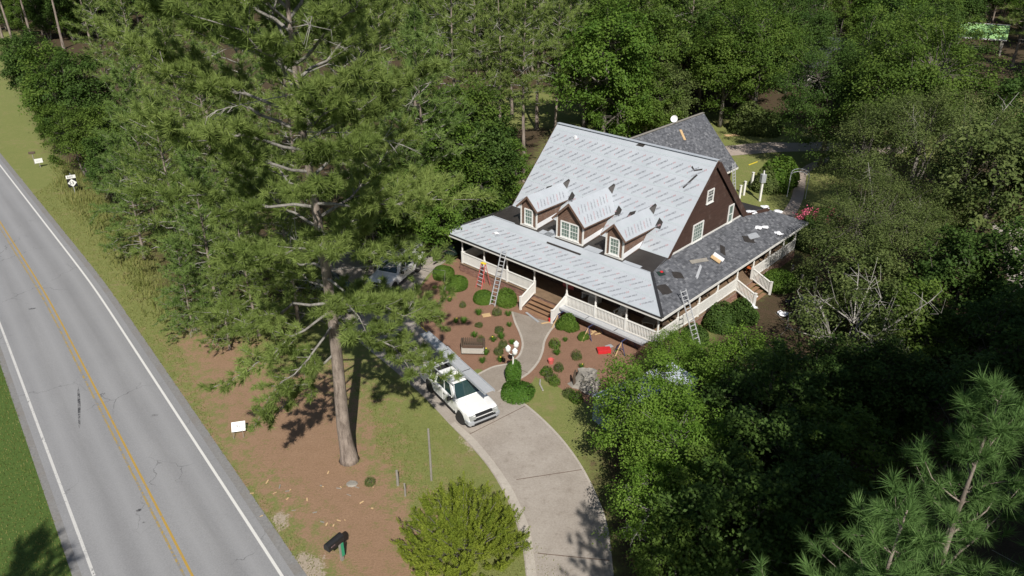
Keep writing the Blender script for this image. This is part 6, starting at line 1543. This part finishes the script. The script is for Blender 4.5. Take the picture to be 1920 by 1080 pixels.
# ------------------------------------------------------------ shrubs and bed plants
box_a = gen_shrub(101, 1.0, .85, 9000, .11, .82, .16); box_b = gen_shrub(102, 1.0, .72, 9000, .11, .82, .16); loose = gen_shrub(103, .9, .8, 5000, .12, .6, .35)
for i, (px, py, g, s, lm, lab) in enumerate(((829, 519, box_a, .82, 'leaf_shrub', 'round clipped shrub at the corner of the driveway bed'), (857, 538, box_b, .92, 'leaf_shrub', 'broad clipped shrub before the first porch bay'), (906, 563, box_b, .78, 'leaf_shrub', 'round clipped shrub touching the foot of the front ladder'), (947, 568, loose, 1.0, 'leaf_shrub', 'loose round shrub between the front ladder and the steps'), (1063, 616, loose, .92, 'leaf_shrub', 'loose shrub at the steps end of the front walk board'), (1094, 636, loose, .45, 'leaf_shrub', 'small shrub below the front walk board'),
        (1352, 612, loose, 1.45, 'leaf_dark', 'dark dense shrub along the side porch'), (1392, 598, loose, 1.25, 'leaf_dark', 'dark shrub beside the side porch steps'), (1300, 640, loose, 1.1, 'leaf_dark', 'dark shrub at the foot of the side ladder'), (1461, 538, box_a, 1.25, 'leaf_shrub', 'green shrub beyond the side steps'), (1506, 532, loose, 1.2, 'leaf_olive', 'olive shrub among the grey garden posts'), (1460, 352, loose, 2.6, 'leaf_shrub', 'bright green shrub beside the garden arbour'), (1438, 356, loose, 1.9, 'leaf_olive', 'brownish shrub behind the grey box post'), (1405, 246, loose, 3.0, 'leaf_olive', 'round hedge under the wide oak'), (1432, 250, loose, 2.4, 'leaf_olive', 'hedge end under the wide oak'),
        (1240, 252, loose, 4.2, 'leaf_bright', 'bright bush behind the main ridge by the dish'), (1185, 245, loose, 4.0, 'leaf_bright', 'bright bush where the rear wing meets the main ridge'), (1130, 228, loose, 2.6, 'leaf_olive', 'tan green bush on the back lawn edge'), (1555, 610, loose, 1.2, 'leaf_olive', 'olive shrub at the edge of the side yard'), (1290, 690, loose, 1.6, 'leaf_bright', 'bright shrub behind the box trailer'))):
    plant('shrub', g, lm, (*at(px, py).xy, 0), i*1.1, s, lab, 'shrub', bark='bark_oak')
# pink crape myrtle by the rear porch corner, with separate blossom heads
cm = plant('crape_myrtle', loose, 'leaf_dark', (*at(1535, 462).xy, 0), .5, 2.6, 'shrub with pink blossom heads by the rear porch corner', 'shrub', bark='bark_oak')
rs5 = np.random.RandomState(5)
for i in range(16):
    d = rand_dirs(rs5, 1)[0]; d[2] = abs(d[2]); P = d*np.array([.95, .95, .85])*rs5.uniform(.85, 1.1)+np.array([0, 0, .3]); fs_ = rs5.normal(size=(60, 3))*np.array([.07, .07, .09])+P
    V, T = leaves(rs5, fs_, rand_dirs(rs5, 60), .05, rs5.rand(60), .9); me = fast_mesh('blossom', V, 4, T); link('blossom', me, MAT['flower_pink'], cm)
# low plants dotted over the mulch bed
til = [gen_tufts(120+i, .42, .55, 90, .035) for i in range(3)]; lows = [gen_shrub(130, .42, .36, 900, .07, .5, .3), gen_shrub(131, .38, .40, 800, .07, .5, .35)]
for i, (px, py, s, k) in enumerate(((843,565,.8,0),(868,575,.9,1),(898,590,1.1,0),(870,605,1.0,2),(898,612,.9,1),(932,590,1.2,1),(953,592,.9,0),(840,620,.7,1),(855,605,.8,0),(890,632,.9,2),(935,622,1.1,1),(955,612,.8,0),(925,640,.9,2),(943,650,1.1,1),(940,635,1.0,0),(902,640,.9,1),(911,665,1.0,0),(935,663,1.1,1),(960,645,.8,0),(905,680,.9,2),(938,678,.9,0),(1040,650,1.3,1),(1044,665,1.0,2),(1081,672,1.2,1),(1024,700,1.3,1),(1048,694,1.1,1),(1032,712,1.2,1),(1040,720,1.2,1),(1090,690,.7,0),(1060,640,.7,0),(815,540,.6,1),(694,908,.9,1),(1068,742,1.3,1),(1080,752,1.4,1))):
    p = at(px, py); s *= .8
    if k == 1: plant('bed_plant', lows[i % 2], 'leaf_shrub' if i % 3 == 0 else 'leaf_olive', (p.x, p.y, 0), i*1.3, s, 'small leafy clump planted in the mulch bed', 'plant', 'leafy clumps in the mulch bed', bark='bark_oak')
    else:
        e = empty('day_lily', (p.x, p.y, 0), i*.9); e.scale = (s, s, s); o = bpy.data.objects.new('blades', til[i % 3]); COL.objects.link(o); o.parent = e
        if not til[i % 3].materials: til[i % 3].materials.append(MAT['leaf_ivy'])
        tag(e, 'grassy lily clump planted in the mulch bed', 'plant', 'lily clumps in the mulch bed')
        if i % 4 == 0: MB().ellipsoid((.1, -.05, .55), .07, .07, .04, 8, 4).build('flower', MAT['flower_yellow'], e)
# bright spreading juniper beside the driveway
def gen_juniper(seed, rx, h, nplume, per):
    """crowded upright plumes, each ending in several small twisted tips"""
    rs = np.random.RandomState(seed); C = []; Nn = []; T = []; mb = MB()
    for i in range(nplume):
        a = rs.uniform(0, 6.283); r = rs.rand()**.5; b = np.array([math.cos(a)*r*rx*.78, math.sin(a)*r*rx*.78, 0])
        ht = h*(1-.66*r**2)*rs.uniform(.62, 1.12); out = np.array([math.cos(a), math.sin(a), 0])*r*rx*.30; tone = rs.uniform(-.15, .15)
        for q in range(7):
            f = 1. if q == 0 else rs.uniform(.35, .95); base = b*min(1, .35+f)+out*f**1.5+np.array([0, 0, ht*f])
            dirv = unit(np.array([0, 0, 1.])+(b/ (rx*.8))*.55+rs.normal(size=3)*(.25 if q == 0 else .55)); L = rs.uniform(.28, .62)*(1.2 if q == 0 else 1)
            n = per//7; t = rs.rand(n); side = unit(np.cross(dirv, rand_dirs(rs, 1)[0])); bend = np.sin(t*2.2)*.10
            ax = base+dirv*(t[:, None]-.45)*L+side*bend[:, None]; wd = .135*(1-t*.75)*rs.uniform(.8, 1.25)
            off = rand_dirs(rs, n)*wd[:, None]*rs.uniform(.55, 1.1, (n, 1)); C.append(ax+off); Nn.append(unit(off+dirv*.4*wd[:, None]+rs.normal(size=(n, 3))*.05)); T.append(np.clip(.42+tone+rs.uniform(-.3, .3, n)+.35*(t-.5), 0, 1))
        if i % 3 == 0: mb.tube([(0, 0, 0), tuple(b*.6+np.array([0, 0, ht*.4])), tuple(b+out*.9+np.array([0, 0, ht*.9]))], [.05, .03, .008], 4, cap=False)
    V, T = leaves(rs, np.concatenate(C), np.concatenate(Nn), .058, np.concatenate(T), .42)
    return dict(trunk=mb.mesh('stems'), crown=fast_mesh('crown', V, 4, T))
jn = gen_juniper(140, 2.75, 3.5, 170, 1050); p = at(868, 1040); plant('juniper', jn, 'leaf_juniper', (p.x, p.y, 0), 0, .99, 'bright yellow green spreading juniper between driveway and road', 'shrub', bark='bark_oak')
# tall grass and weeds at the foot of the roadside pines, and tufts along the road edge
rs6 = np.random.RandomState(8); B = []
poly = pix((110, 300), (150, 330), (230, 420), (300, 520), (330, 600), (300, 600), (250, 540), (200, 460), (150, 400), (112, 350))
PX = rs6.uniform(-60, -15, 90000); PY = rs6.uniform(35, 95, 90000); Q = np.stack([PX, PY], 1); sdq = sdist(Q, poly); Q = Q[sdq+rs6.uniform(-1.2, .6, len(Q)) > -.3][:9000]
def blades(name, Q, h, w, mat, lab):
    n = len(Q); a = rs6.uniform(0, 6.283, n); hh = h*rs6.uniform(.4, 1.2, n); ln = hh*rs6.uniform(.1, .6, n)
    b = np.column_stack([Q, np.zeros(n)]); d = np.stack([np.cos(a), np.sin(a), np.zeros(n)], 1); sd = np.stack([-np.sin(a), np.cos(a), np.zeros(n)], 1)*w*.5
    t = b+d*ln[:, None]+np.array([0, 0, 1])*hh[:, None]
    V = np.stack([b-sd, b+sd, t], 1).reshape(-1, 3); me = fast_mesh(name, V, 3, np.clip(rs6.beta(2, 2, n), 0, 1)); o = link(name, me, MAT[mat]); tag(o, lab, 'grass', kind='stuff')
blades('tall_grass', Q, .6, .07, 'grass_blade', 'tall weeds and grass at the foot of the roadside pines')
lo = np.array([-48, 17]); hi = np.array([6, 78]); Q = rs6.uniform(lo, hi, (420000, 2)); rdq = np.concatenate([road_dist(Q[i:i+20000]) for i in range(0, len(Q), 20000)])
keep = ((rdq > 4.0) & (rdq < 13) | (rdq < -3.9) & (rdq > -9)) & (sdist(Q, STRAW) < -.1); Q1 = Q[keep][:60000]; blades('verge_grass', Q1, .09, .05, 'grass_blade', 'short rough grass on the road verges')
lawn = sdist(Q, pix((690, 700), (745, 705), (800, 755), (842, 800), (915, 885), (950, 945), (985, 1080), (800, 1080), (790, 985), (745, 905), (705, 850))) > .05
blades('lawn_grass', Q[lawn][:45000], .06, .05, 'grass_blade', 'mown lawn grass beside the driveway')
